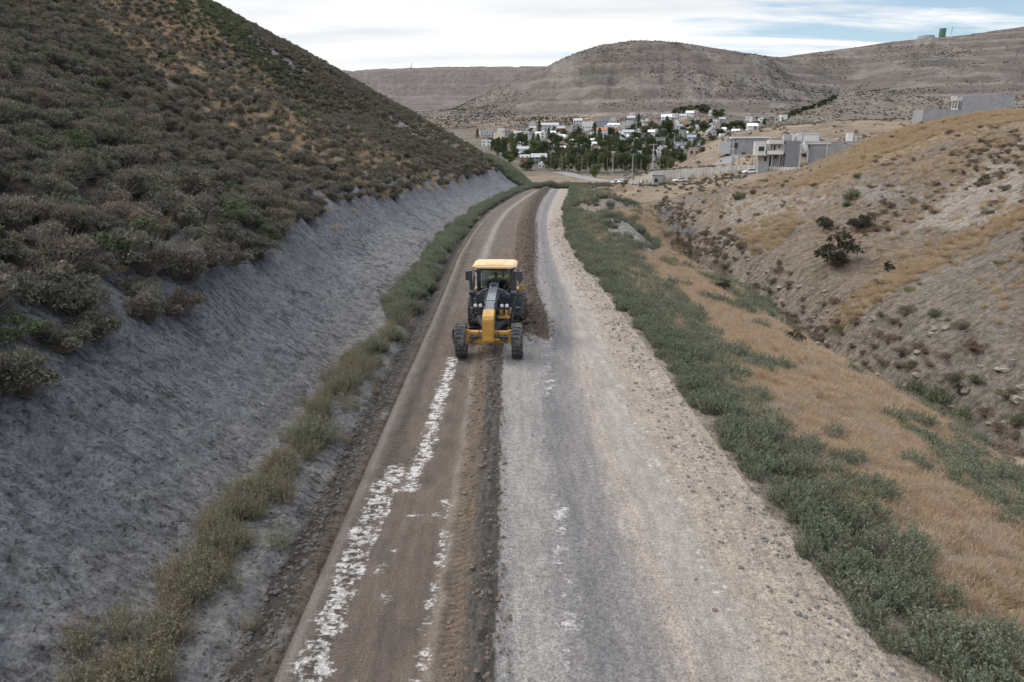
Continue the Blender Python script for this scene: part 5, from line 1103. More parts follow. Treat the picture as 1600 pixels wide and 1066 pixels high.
def house(x, y, z, w, dp, h, wall, roof, gable, yaw, label, group=None, px=0, py=0):
    root = empty('house', (x, y, z), yaw); tag(root, label, 'house', group); wm = WALLS[wall]; rm = ROOFS[roof] or M_RGREY
    hw = w / 2; a = MB(); rh = min(.36 * dp, .4 * h) if gable else 0; hb = h - rh * .6
    a.b2(-hw, hw, 0, dp, -2.5, hb)
    if gable == 1: a.prism([(-hw, hb), (0, hb + rh), (hw, hb)], 0.01, dp - .01, 'y')
    if gable == 2: a.prism([(0, hb), (dp / 2, hb + rh), (dp, hb)], -hw + .01, hw - .01, 'x')
    a.build('wall', wm, root)
    r = MB(); ov = .35
    if gable == 1: r.prism([(-hw - ov, hb - .10), (0, hb + rh + .06), (hw + ov, hb - .10), (hw + ov, hb + .08), (0, hb + rh + .26), (-hw - ov, hb + .08)], -ov, dp + ov, 'y')
    elif gable == 2: r.prism([(-ov, hb - .10), (dp / 2, hb + rh + .06), (dp + ov, hb - .10), (dp + ov, hb + .08), (dp / 2, hb + rh + .26), (-ov, hb + .08)], -hw - ov, hw + ov, 'x')
    else:
        r.b2(-hw - .12, hw + .12, -.12, dp + .12, hb, hb + .22)
        if roof == 'f' and random.random() < .5: r.b2(-hw * .3, hw * .2, dp * .3, dp * .7, hb + .22, hb + 1.3)
    r.build('roof', rm if roof != 'f' else wm, root)
    ns = 2 if h > 4.9 else 1; nw = max(2, min(5, int(w / 3.0)))
    for fl in range(ns):
        for i in range(nw):
            if random.random() < .18: continue
            wx = -hw + w * (i + .5) / nw; ww = min(1.7, w / nw * .5); z0 = .9 + fl * 2.9
            if fl == 0 and i == nw // 2: q = MB(); q.b2(wx - .5, wx + .5, -.05, .03, 0, 2.1); q.build('door', M_DOOR, root); continue
            q = MB(); q.b2(wx - ww / 2, wx + ww / 2, -.05, .03, z0, z0 + 1.25); q.build('window', M_WIN, root)
    q = MB(); q.b2(-hw - .05, -hw + .03, dp * .35, dp * .6, 1.0, 2.2); q.build('window', M_WIN, root)
    HOUSES.append((px, py, label)); return root
def place_house(x0, x1, y0, y1, wall, roof, gable, txt=None, dist=None, group=None):
    """photo rectangle -> a house of its real size standing on the ground there"""
    pc = (x0 + x1) / 2; h_ = hit(pc, y1, False, 290)
    if h_ is None: return
    k = math.hypot(h_[1], 0) * 1.0 / FPX; w = (x1 - x0) * k / 1.03; hh = (y1 - y0) * k / .985; w = max(w, 4.5); hh = max(hh, 2.9)
    yaw = (random.uniform(-.3, .3) if w < 22 else 0.05) - math.atan2(h_[0], h_[1]) * .9; lab = txt or ('%s %s house' % (WNAME[wall], RNAME[roof]))
    return house(h_[0], h_[1], h_[2] - .3, w * .93, min(11, max(6, w * .7)), hh, wall, roof, gable, yaw, lab, group, pc, y1)
HL = [
 (750, 772, 205, 213, 'p', 'f', 0, 'low pale grey flat-roofed house highest at the left end of the town'), (752, 767, 219, 229, 'w', 'f', 0, 'white house of stacked cubes where the left hillside meets the town'),
 (777, 789, 201, 211, 'w', 'f', 0, 'white two-storey cube house behind the cream house'), (771, 789, 208, 221, 'c', 'f', 0, 'cream two-storey house at the left end of the town'), (788, 798, 204, 212, 'g', 'f', 0, 'small grey-brown house between the cream house and the poplar'),
 (826, 837, 190, 201, 'p', 'u', 1, 'tall blue-roofed pale house beside the dark cypress'), (808, 823, 198, 204, 'g', 'f', 0, 'low grey house at the top edge of the town, left of the blue-roofed one'), (843, 874, 194, 203, 'p', 's', 2, 'long pale house with a grey roof below the ochre slope'),
 (895, 910, 187, 195, 'p', 's', 2, 'light grey roofed house alone above the big two-storey white one'), (909, 929, 191, 205, 'w', 'f', 0, 'big white two-storey house with dark windows at the upper edge of the town'), (870, 883, 199, 208, 'b', 's', 2, 'brick-red house right of the long pale house'),
 (844, 857, 206, 216, 'w', 'W', 1, 'white gabled house below the long pale house'), (802, 815, 207, 215, 'p', 's', 2, 'grey-roofed pale house just right of the poplar top'), (821, 831, 207, 216, 'p', 'f', 0, 'narrow pale house below the blue-roofed one'), (857, 871, 206, 212, 'g', 'W', 2, 'low house with a bright white roof right of the white gabled one'),
 (874, 884, 212, 220, 'w', 'W', 2, 'white house with a sloping white roof below the brick-red one'), (808, 827, 231, 239, 'w', 's', 2, 'whitish wall house right of the poplar, midway down the town'), (807, 824, 239, 244, 'p', 'u', 2, 'low blue-roofed shed just above the brick house'), (812, 828, 244, 254, 'b', 's', 2, 'brick house with a grey roof low at the left of the town'),
 (829, 855, 243, 256, 'g', 's', 2, 'long grey metal shed low at the left of the town'), (841, 851, 255, 262, 'w', 'f', 0, 'small white house at the foot of the town nearest the road'), (780, 791, 239, 246, 'w', 'f', 0, 'white garden building under the poplar'), (889, 901, 219, 225, 'w', 'W', 2, 'white house between the two middle poplars'), (896, 910, 225, 233, 'w', 's', 1, 'small white gabled house in the trees above the road trees'),
 (922, 934, 217, 223, 'w', 'W', 2, 'low white long-roofed house left of the terracotta one'), (931, 948, 202, 216, 'w', 't', 2, 'white house with a terracotta roof'), (869, 877, 241, 247, 'w', 'f', 0, 'tiny white house among the front trees'), (929, 946, 191, 204, 'g', 'd', 0, 'grey house with a dark balcony right of the big white one'),
 (935, 951, 183, 196, 'g', 'f', 0, 'tall grey block on the upper edge of the town'), (951, 963, 184, 196, 'p', 'u', 1, 'blue-grey roofed tall house right of the grey block'), (950, 970, 194, 201, 'w', 'W', 2, 'wide white low house below the grey block'), (970, 990, 191, 204, 'p', 'f', 0, 'pale house with two rows of dark windows left of the tall conifer'),
 (979, 992, 183, 192, 'g', 's', 2, 'grey-roofed house beneath the little white tower'), (986, 989, 177, 184, 'w', 'f', 0, 'narrow little white tower on the upper edge of the town'), (992, 1003, 202, 211, 'w', 't', 1, 'white house with an orange gable below the tall conifer'), (1014, 1029, 188, 200, 'k', 'f', 0, 'pinkish grey two-storey house right of the tall conifer'),
 (1029, 1037, 190, 200, 'p', 'f', 0, 'narrow pale house between the pinkish one and the big dark tree'), (1033, 1050, 181, 190, 'w', 'W', 2, 'bright white house above the big dark tree'), (1044, 1058, 178, 185, 'w', 'f', 0, 'white house highest above the big dark tree'), (973, 992, 205, 214, 'w', 's', 2, 'white house with a grey roof in the middle of the town'),
 (974, 983, 217, 228, 'p', 'u', 1, 'blue-grey two-storey house in the middle of the town'), (1012, 1023, 205, 214, 'w', 'W', 2, 'white-roofed white house left of the big dark tree'), (979, 988, 212, 218, 'w', 'W', 2, 'small low white house just below the middle of the town'), (1026, 1037, 229, 243, 'w', 's', 1, 'tall white gabled house low beside the concrete pole'), (1024, 1040, 216, 229, 'g', 'u', 0, 'grey shed with blue roof just above the tall gabled house'),
 (1060, 1070, 204, 217, 'g', 's', 0, 'grey two-storey block right of the big dark tree'), (1073, 1087, 213, 223, 'p', 'u', 2, 'blue-grey house above the long pale blue hall'), (1089, 1101, 207, 218, 'c', 's', 1, 'cream gabled house in the right part of the town'), (1056, 1066, 196, 204, 'p', 'u', 2, 'pale house with a blue roof above the grey two-storey block'),
 (1072, 1084, 175, 183, 'w', 'W', 2, 'white house under the upper tree row'), (1081, 1093, 173, 182, 'k', 'd', 1, 'pinkish gabled house under the upper tree row'), (1061, 1073, 180, 188, 'c', 's', 2, 'cream house left of the ochre one near the upper tree row'), (1061, 1075, 190, 198, 'o', 'f', 0, 'ochre walled house near the upper edge of the town'), (1075, 1094, 189, 196, 'g', 'f', 0, 'long grey-brown house right of the ochre one'),
 (1094, 1103, 184, 194, 'o', 't', 1, 'orange-brown gabled house near the upper right of the town'), (1107, 1116, 173, 182, 'w', 'f', 0, 'white two-storey house at the right end of the upper tree row'), (1104, 1112, 185, 193, 'k', 'f', 0, 'pinkish flat house below the upper tree row'), (1108, 1117, 194, 201, 'w', 'W', 1, 'white gabled house beside the dark trees on the right'), (1124, 1134, 185, 193, 'g', 's', 2, 'grey house right of the upper tree row'),
 (1164, 1175, 183, 190, 'w', 'm', 0, 'white house with a mint green roof'), (1186, 1194, 185, 192, 'w', 'f', 0, 'small white house right of the mint-roofed one'), (1170, 1182, 197, 204, 'w', 'W', 2, 'low white building on the brow behind the long grey hall'), (1143, 1155, 203, 209, 'w', 'W', 2, 'low white building at the edge of the brow, left of the tall lamp'), (1211, 1221, 183, 190, 'p', 'f', 0, 'pale house at the right end of the town'),
 (1222, 1228, 180, 188, 'w', 'f', 0, 'bright white narrow house at the far right end of the town'), (1104, 1119, 204, 215, 'p', 's', 1, 'grey gabled house left of the dark trees on the right'), (1127, 1132, 209, 215, 'w', 'f', 0, 'tiny white house below the dark trees on the right'), (1076, 1093, 231, 243, 'k', 'f', 0, 'pinkish ruined wall house at the foot of the bare brow')]
for t_ in HL: place_house(*t_[:7], txt=t_[7])
# the long pale hall in the middle of the town
h_ = hit(1078, 230, False, 290); k = h_[1] / FPX
hall = empty('hall', (h_[0], h_[1], h_[2]), 0.03); tag(hall, 'long low pale blue hall with white bands in the right part of the town', 'hall')
a = MB(); a.b2(-23 * k, 23 * k, 0, 14, -2, 7.5 * k); a.build('wall', plain('pale_blue_wall', (.33, .42, .50), .7, .3, var=.08, sc=.5), hall)
a = MB(); a.b2(-23.3 * k, 23.3 * k, -.3, 14.3, 7.5 * k, 8.3 * k); a.build('roof', M_RBLUE, hall)
for i in range(4): a = MB(); a.b2((-21 + i * 11) * k, (-13 + i * 11) * k, -.06, .03, 2.6 * k, 4.8 * k); a.build('window', M_RWHITE, hall)
# smaller houses half hidden by the trees
rs = random.Random(5); nfill = 0
for i in range(1500):
    px_ = rs.uniform(758, 1135); py_ = rs.uniform(190, 244)
    if not inpoly(np.array([px_]), np.array([py_]), [(758, 212), (830, 203), (880, 206), (1000, 192), (1060, 186), (1130, 186), (1140, 205), (1100, 225), (1060, 238), (1000, 244), (880, 240), (800, 234)])[0]: continue
    if any(abs(px_ - a_) < 9 and abs(py_ - b_) < 5 for a_, b_, _ in HOUSES): continue
    wl_ = rs.choice('wwwwppgcko'); rf_ = rs.choice('ffWWsdtu'); w_ = rs.uniform(6, 11)
    place_house(px_ - w_ / 2, px_ + w_ / 2, py_ - rs.uniform(4.5, 7.5), py_, wl_, rf_, rs.choice((0, 0, 1, 2)) if rf_ != 'f' else 0, '%s %s little house half hidden among the town trees' % (WNAME[wl_], RNAME[rf_]), group='little houses half hidden among the town trees (%s, %s)' % (WNAME[wl_], RNAME[rf_])); nfill += 1
    if nfill >= 110: break

# ---- trees: crown of leaf clumps on a tapered trunk with limbs (unit height and width, scaled)
M_BARK = plain('bark', (.12, .095, .075), .9, .1, var=.25, sc=4)
M_TDK = leaf_mat('dark_tree_leaves', (.066, .084, .048), (.090, .108, .060), None, wscale=.03); M_TOL = leaf_mat('olive_tree_leaves', (.105, .122, .062), (.145, .150, .082), None, wscale=.03); M_TBR = leaf_mat('fresh_tree_leaves', (.10, .145, .055), (.145, .175, .07), None, wscale=.03)
def tree_mesh(kind, mat, seed):
    global RG
    keepg = RG; RG = np.random.default_rng(seed); s = Soup()
    if kind == 'round': nl_, nb_ = 1300, 18; a_ = RG.random(nb_) * 6.283; q_ = np.sqrt(RG.random(nb_)); zc = .20 + .66 * RG.random(nb_); rad_ = .34 * q_ * np.sqrt(np.clip(1 - ((zc - .52) / .50) ** 2, .12, 1)); c_ = np.stack([np.cos(a_) * rad_, np.sin(a_) * rad_, zc], 1); r_ = .12 + .09 * RG.random(nb_); lf = .062
    elif kind == 'poplar': nl_, nb_ = 1000, 18; zc = np.linspace(.16, .93, nb_); pr = .30 * np.sin(np.clip(zc * 1.02, 0, 1) ** .75 * math.pi) ** .6; a_ = RG.random(nb_) * 6.283; c_ = np.stack([np.cos(a_) * pr * .5, np.sin(a_) * pr * .5, zc], 1); r_ = .07 + pr * .55; lf = .050
    else: nl_, nb_ = 1000, 22; zc = .12 + .84 * np.linspace(0, 1, nb_) ** .9; pr = .40 * (1.02 - zc) ** .8; a_ = np.arange(nb_) * 2.4; c_ = np.stack([np.cos(a_) * pr * .55, np.sin(a_) * pr * .55, zc], 1); r_ = .05 + pr * .42; lf = .050
    k = RG.integers(0, nb_, nl_); d_ = sph(nl_); sq = np.array([1, 1, .8 if kind != 'poplar' else 1.1]); p = c_[k] + d_ * (r_[k] * (.55 + .5 * RG.random(nl_)))[:, None] * sq
    s.leaves(p, lf * (.6 + .8 * RG.random(nl_)), np.clip(.5 + .35 * RG.normal(size=nl_) + (RG.random(nb_)[k] - .5) * .5, 0, 1), up=.4); me = s.mesh('crown', mat)
    t = MB(); top = .62 if kind == 'round' else .9; t.tube((0, 0, -.05), (.01, 0, top * .5), .030, .020, 8); t.tube((.01, 0, top * .5), (0, .01, top), .020, .005, 8)
    for j in range(6): zb = .2 + .08 * j; e_ = c_[j % nb_]; t.tube((0, 0, zb if zb < e_[2] else e_[2] * .6), tuple(e_), .011, .003, 5)
    bmesh.ops.recalc_face_normals(t.bm, faces=t.bm.faces); tm = bpy.data.meshes.new('trunk'); t.bm.to_mesh(tm); t.bm.free(); tm.materials.append(M_BARK); RG = keepg; return me, tm
TM = {'rd': [tree_mesh('round', M_TDK, i) for i in range(4)], 'ro': [tree_mesh('round', M_TOL, 20 + i) for i in range(4)], 'rb': [tree_mesh('round', M_TBR, 40 + i) for i in range(2)], 'pp': [tree_mesh('poplar', M_TOL, 60 + i) for i in range(3)], 'cn': [tree_mesh('cone', M_TDK, 80 + i) for i in range(3)]}
TN = {'rd': ('round_tree', 'dark round'), 'ro': ('round_tree', 'olive green bushy'), 'rb': ('round_tree', 'fresh green round'), 'pp': ('poplar_tree', 'tall olive poplar'), 'cn': ('conifer_tree', 'dark pointed conifer')}
def tree_at(px, py, w, h, kind, label=None, group=None, ymin=290):
    h_ = hit(px, py, False, ymin)
    if h_ is None: return
    k = h_[1] / FPX; W_ = w * k; H_ = h * k; cm, tm = random.choice(TM[kind]); nm, look = TN[kind]
    o = empty(nm, (h_[0], h_[1], h_[2] - .2), random.random() * 6.28); o.scale = (W_ * 1.12, W_ * 1.12, H_ * 1.03) if kind[0] == 'r' else (W_ * 1.35, W_ * 1.35, H_)
    for n_, m_ in (('crown', cm), ('trunk', tm)): c = bpy.data.objects.new(n_, m_); COL.objects.link(c); c.parent = o
    if label is None:
        j = min(range(len(HOUSES)), key=lambda j: (HOUSES[j][0] - px) ** 2 + 3 * (HOUSES[j][1] - py) ** 2 + (1e6 if 'little house' in HOUSES[j][2] else 0)); hx, hy, hl = HOUSES[j]
        rel = 'in front of' if py > hy + 4 else ('behind' if py < hy - 5 else ('left of' if px < hx else 'right of'))
        short = ' '.join(hl.split()[:9]); label = '%s tree %s the %s' % (look.replace(' conifer', ' conifer'), rel, short); label = ' '.join(label.split()[:16])
        while label.split()[-1] in ('the', 'at', 'of', 'with', 'a', 'and', 'in', 'to', 'below', 'above', 'right', 'left', 'its', 'on', 'beside', 'under', 'between', 'where', 'low', 'little'): label = ' '.join(label.split()[:-1])
    tag(o, label, 'tree', group); return o
TL = [(800, 246, 14, 36, 'pp', 'tallest olive poplar, standing at the left of the town above the end of the road'), (776, 235, 14, 18, 'rd'), (788, 241, 12, 26, 'rd'), (812, 232, 13, 23, 'rd'), (822, 231, 12, 20, 'cn'), (833, 239, 21, 20, 'rb'), (853, 242, 22, 22, 'rd'), (832, 244, 14, 9, 'rd'), (843, 209, 9, 20, 'cn', 'dark cypress beside the tall blue-roofed house at the upper edge of the town'),
 (829, 211, 7, 12, 'rd'), (833, 222, 8, 13, 'cn'), (866, 207, 7, 9, 'rd'), (889, 247, 12, 36, 'pp', 'second olive poplar, above the row of trees by the road'), (875, 239, 14, 11, 'ro'), (824, 266, 26, 16, 'rd'), (858, 266, 20, 24, 'rd'), (869, 267, 14, 22, 'ro'), (880, 268, 15, 24, 'ro'), (893, 269, 18, 28, 'rd'), (904, 270, 16, 27, 'ro'), (915, 270, 15, 30, 'ro'), (926, 270, 15, 33, 'rd'), (937, 270, 15, 31, 'ro'),
 (930, 278, 19, 22, 'rb', 'fresh green round tree standing alone in front of the tree row beside the paved road'), (949, 270, 16, 33, 'rd'), (960, 269, 17, 30, 'ro'), (972, 269, 17, 31, 'rd'), (984, 269, 16, 27, 'rd'), (996, 272, 16, 33, 'rd'), (1008, 270, 17, 29, 'rd'), (1034, 267, 18, 22, 'rd'), (1047, 264, 15, 20, 'ro'), (918, 236, 14, 23, 'rd'), (905, 228, 12, 14, 'rd'), (746, 216, 8, 14, 'cn'), (797, 256, 14, 15, 'rb'), (871, 222, 10, 11, 'rd'),
 (997, 205, 13, 25, 'cn', 'tall dark conifer right of the house with two rows of windows'), (1042, 224, 22, 37, 'rd', 'biggest dark round tree in the middle of the town'), (953, 213, 14, 14, 'rd'), (958, 230, 12, 18, 'ro'), (970, 243, 14, 24, 'rd'), (992, 246, 15, 28, 'cn'), (1017, 243, 18, 30, 'rd'), (1044, 241, 13, 16, 'rd'), (1063, 255, 20, 20, 'rd'), (1052, 252, 16, 16, 'rd'), (1072, 206, 12, 12, 'rd'), (1084, 208, 8, 14, 'cn'), (943, 250, 14, 16, 'rd'), (900, 246, 14, 16, 'rd'), (930, 248, 15, 17, 'rd'),
 (1100, 210, 18, 19, 'rd'), (1132, 206, 16, 14, 'rd'), (1141, 206, 18, 16, 'rd'), (1155, 205, 16, 17, 'rd'), (1163, 204, 12, 13, 'rd'), (1179, 198, 16, 9, 'rd'), (1195, 195, 9, 9, 'rd'), (1118, 185, 16, 14, 'rd'), (1128, 184, 12, 13, 'rd'), (1056, 180, 15, 11, 'rd'), (1066, 178, 14, 12, 'rd'), (1077, 176, 15, 12, 'ro'), (1088, 176, 12, 12, 'rd'), (1098, 178, 14, 15, 'rd'), (1104, 178, 12, 14, 'ro'), (1125, 213, 15, 12, 'rd'), (1112, 221, 12, 10, 'rd'), (1068, 247, 9, 7, 'rb'), (1083, 243, 12, 10, 'rd'), (1096, 238, 12, 9, 'rd')]
used_l = {}
for t_ in TL:
    o = tree_at(*t_)
    if o is not None: used_l.setdefault(o['label'], []).append(o)
for i in range(17):
    t_ = i / 16; tree_at(1232 + 72 * t_ + rs.uniform(-2, 2), 183 - 26 * t_ + rs.uniform(-1.5, 2), rs.uniform(8, 12), rs.uniform(6, 9), 'rd', 'dark bushy tree in the line climbing the ridge right of the town', 'trees in the line climbing the ridge')
nf = 0
for i in range(2200):
    px_ = rs.uniform(756, 1140); py_ = rs.uniform(192, 262)
    if not inpoly(np.array([px_]), np.array([py_]), [(756, 222), (800, 214), (880, 210), (960, 205), (1060, 195), (1130, 196), (1125, 215), (1075, 238), (1060, 262), (900, 266), (830, 260), (780, 245)])[0]: continue
    if rs.random() > (.35 if py_ < 222 else .9): continue
    kd = rs.choice(['rd', 'rd', 'ro', 'ro', 'cn', 'rd']); o = tree_at(px_, py_, rs.uniform(8, 14), rs.uniform(8, 14) * (1.25 if kd == 'cn' else 1), kd); nf += 1
    if o is not None: used_l.setdefault(o['label'], []).append(o)
    if nf > 300: break

for l_, os_ in used_l.items():
    if len(os_) > 1:
        for o in os_: o['group'] = 'several alike: ' + l_

# ---- new concrete houses on the terrace, right of the road
def bxp(mb, x0, x1, y0, y1, dist, depth, below=0.0):
    """box whose front face covers photo rectangle x0..x1, y0..y1 at forward distance dist"""
    A_ = at_y(x0, y1, dist); B_ = at_y(x1, y0, dist); mb.b2(A_[0], B_[0], dist, dist + depth, A_[2] - below, B_[2]); return mb
def conc(name, c, var=.12): return plain(name, c, .85, .2, var=var, sc=.5, dirt=(c[0] * .7, c[1] * .7, c[2] * .7, .5))
M_CONC = conc('raw_concrete', (.32, .322, .33)); M_CONCL = conc('light_concrete', (.58, .57, .56)); M_CONCD = conc('dark_concrete', (.21, .215, .23)); M_CONCW = conc('wall_concrete', (.36, .35, .335), .2)
ROOTS = []
def root_at(name, label, cat, dist, px, py):
    p = at_y(px, py, dist); o = empty(name, p); tag(o, label, cat); ROOTS.append(o); return o
def under(o, root): o.parent = root; o.matrix_parent_inverse = Matrix.Translation(root.location).inverted(); return o
D = 214
r_ = root_at('modern_house', 'unfinished two-storey concrete house with overhanging upper boxes on the terrace', 'house', D, 1216, 262)
a = MB(); bxp(a, 1182, 1201, 221, 243, D - 1.2, 8); under(a.build('upper_box', M_CONCL, None), r_)
a = MB(); bxp(a, 1185, 1203, 243, 262, D + .5, 8, 3); bxp(a, 1203, 1226, 242, 262, D + 1.6, 8, 3); bxp(a, 1200, 1204, 224, 262, D + 2.2, 8, 3); under(a.build('wall', M_CONC, None), r_)
a = MB(); bxp(a, 1204, 1226, 225, 240, D + 1.4, 7); under(a.build('upper_wall', M_CONCL, None), r_)
a = MB(); bxp(a, 1203, 1226, 219, 225, D - .6, 9.5); bxp(a, 1201, 1226, 235.5, 241, D - .9, 3); under(a.build('balcony', M_CONCL, None), r_)
a = MB(); bxp(a, 1206.5, 1207.8, 241, 262, D - .5, .3, 1); bxp(a, 1218, 1219.6, 241, 262, D - .5, .3, 1); bxp(a, 1180, 1181, 246, 260, D - .3, .3, 1); under(a.build('pillar', M_CONCL, None), r_)
a = MB(); bxp(a, 1225, 1252, 220, 262, D - .3, 12, 3); under(a.build('side_wall', M_CONCD, None), r_)
a = MB(); bxp(a, 1219, 1232, 210, 220, D + 3, 5); under(a.build('roof_room', M_CONC, None), r_)
a = MB(); bxp(a, 1233, 1238, 209, 220, D + 2, 5); bxp(a, 1238, 1251, 210, 220.5, D + 3, 5); under(a.build('roof_tank_room', M_CONCL, None), r_)
for q in ((1189, 1198, 229, 236, D - 1.25), (1194, 1199, 244.5, 252, D + .45), (1207, 1210.5, 227, 235, D + 1.35), (1214.5, 1217, 227, 232, D + 1.35), (1208, 1212, 243, 248, D + 1.55)): a = MB(); bxp(a, *q, .1); under(a.build('window', M_WIN, None), r_)
a = MB(); bxp(a, 1214, 1218, 246, 262, D + 1.54, .1); under(a.build('door', M_WIN, None), r_)
r_ = root_at('concrete_house', 'long low grey concrete house with a parapet right of the two-storey one', 'house', D + 4, 1300, 250)
a = MB(); bxp(a, 1266, 1338, 225.5, 252, D + 4, 14, 4); under(a.build('wall', M_GREYW, None), r_); a = MB(); bxp(a, 1262, 1300, 222.6, 225.5, D + 3.7, 14); under(a.build('parapet', M_CONCL, None), r_)
a = MB(); bxp(a, 1255, 1334, 220.3, 222.2, D + 8, 12); bxp(a, 1333, 1334.5, 217.5, 222, D + 8, .4); under(a.build('roof', M_CONC, None), r_); a = MB(); bxp(a, 1312, 1322, 208, 220.5, D + 9, 3); bxp(a, 1322, 1325, 214, 220.5, D + 10, 1); under(a.build('water_tank_room', M_CONCL, None), r_)
a = MB(); bxp(a, 1262, 1265.6, 228, 250, D + 4.3, 1, 2); under(a.build('end_pillar', M_CONCL, None), r_)
for x_ in (1293,): a = MB(); bxp(a, x_, x_ + .9, 226, 245, D + 3.7, .3); under(a.build('drain_pipe', M_CONCL, None), r_)
r_ = root_at('white_shed', 'white corrugated building behind the two concrete houses', 'building', D + 26, 1264, 220); a = MB(); bxp(a, 1250, 1279, 209, 222, D + 26, 12, 3); under(a.build('wall', M_WHITE, None), r_); a = MB(); bxp(a, 1249.5, 1279.5, 207.8, 209, D + 25.7, 13); under(a.build('roof', M_RWHITE, None), r_)
r_ = root_at('grey_hall', 'long grey block-built hall behind and left of the two-storey concrete house', 'building', D + 44, 1165, 232)
a = MB(); bxp(a, 1135, 1200, 216, 236, D + 44, 14, 4); under(a.build('wall', M_GREYW, None), r_); a = MB(); bxp(a, 1145, 1202, 214, 215.9, D + 43.6, 15); under(a.build('roof', M_RWHITE, None), r_)
a = MB(); bxp(a, 1128, 1147, 222, 231.5, D + 41, 5, 2); under(a.build('annex', M_PALE, None), r_); a = MB(); bxp(a, 1148, 1154, 223, 232, D + 43.9, .2); under(a.build('door', M_WIN, None), r_)
for q in ((1149.5, 1151.5, 218.5, 221), (1143, 1145, 218, 220.5)): a = MB(); bxp(a, *q, D + 43.9, .2); under(a.build('window', M_WIN, None), r_)
# grey building on the brow at the right edge
D2 = 250
r_ = root_at('hilltop_building', 'tall grey concrete building with a white open frame end on the brow at the right', 'building', D2, 1538, 180)
a = MB(); bxp(a, 1505.5, 1579, 148.5, 182, D2, 16, 4); under(a.build('wall', M_GREYW, None), r_)
a = MB(); bxp(a, 1496, 1505, 148.5, 156, D2 - .4, 2.5); bxp(a, 1495, 1497.4, 156, 174, D2 - .4, .7); bxp(a, 1499.4, 1500.8, 156, 168, D2 - .4, .7); bxp(a, 1503, 1505, 156, 174, D2 - .4, .7); bxp(a, 1495, 1505, 168, 171, D2 - .4, .8); under(a.build('frame', M_CONCL, None), r_)
a = MB(); bxp(a, 1497.4, 1505, 156, 176, D2 + 1.2, 2); under(a.build('recess', M_CONCD, None), r_)
a = MB(); bxp(a, 1441, 1517, 171.5, 187, D2 - 7, 6, 3); w_ = a.build('boundary_wall', M_GREYW, None); tag(w_, 'low grey block wall left of the tall hilltop building', 'wall')
a = MB(); bxp(a, 1580.6, 1582, 159, 172, D2 - 4, .3, 3); w_ = a.build('post', M_CONC, None); tag(w_, 'thin post right of the tall hilltop building', 'post')
# retaining wall
a = MB(); n = len(WALL); wt = .45; seq = [(WALL[i], WALL_TOP[i]) for i in range(n)]
v = []
for i, (p, tz_) in enumerate(seq):
    q0, q1 = WALL[max(0, i - 1)], WALL[min(n - 1, i + 1)]; d_ = Vector((q1[0] - q0[0], q1[1] - q0[1], 0)).normalized(); nn = Vector((-d_.y, d_.x, 0)); c_ = Vector((p[0], p[1], 0)); zb = p[2] - 1.5; zt_ = max(tz_, p[2] + .25)
    v += [c_ + Vector((0, 0, zb)), c_ + nn * wt + Vector((0, 0, zb)), c_ + nn * wt + Vector((0, 0, zt_)), c_ + Vector((0, 0, zt_))]
a._add(v, [(i * 4 + j, i * 4 + (j + 1) % 4, (i + 1) * 4 + (j + 1) % 4, (i + 1) * 4 + j) for i in range(n - 1) for j in range(4)] + [(0, 1, 2, 3), tuple(4 * (n - 1) + j for j in (3, 2, 1, 0))])
t = NT('board_marked_concrete'); cc_ = t.mix(t.map(t.noise(.5, 6, .6), .35, .65), (.36, .35, .335, 1), (.50, .485, .46, 1)); wv = t.n.new('ShaderNodeTexWave'); wv.inputs['Scale'].default_value = .35; wv.inputs['Distortion'].default_value = .6; t.l.new(t.obj(), wv.inputs[0])
cc_ = t.mix(t.math('MULTIPLY', t.math('LESS_THAN', wv.outputs[1], .1), .45), cc_, (.17, .17, .17, 1)); o = a.build('retaining_wall', t.fin(cc_, None, .85), None, .03); tag(o, 'long board-marked concrete retaining wall below the new houses', 'wall')
D3 = 248.6
r_ = root_at('kiosk', 'small grey concrete kiosk with one dark window against the retaining wall', 'kiosk', D3, 1028, 288); a = MB(); bxp(a, 1020.5, 1037, 273.6, 289, D3 - 3, 2.6, 1); under(a.build('wall', M_CONC, None), r_); a = MB(); bxp(a, 1020, 1037.5, 272.6, 273.6, D3 - 3.2, 3); under(a.build('roof', M_CONC, None), r_); a = MB(); bxp(a, 1022.5, 1028, 279, 285, D3 - 3.06, .1); under(a.build('window', M_WIN, None), r_)
for o in ROOTS:
    if o.name.split('.')[0] != 'kiosk': o.rotation_euler.z = -math.atan2(o.location.x, o.location.y) * .8
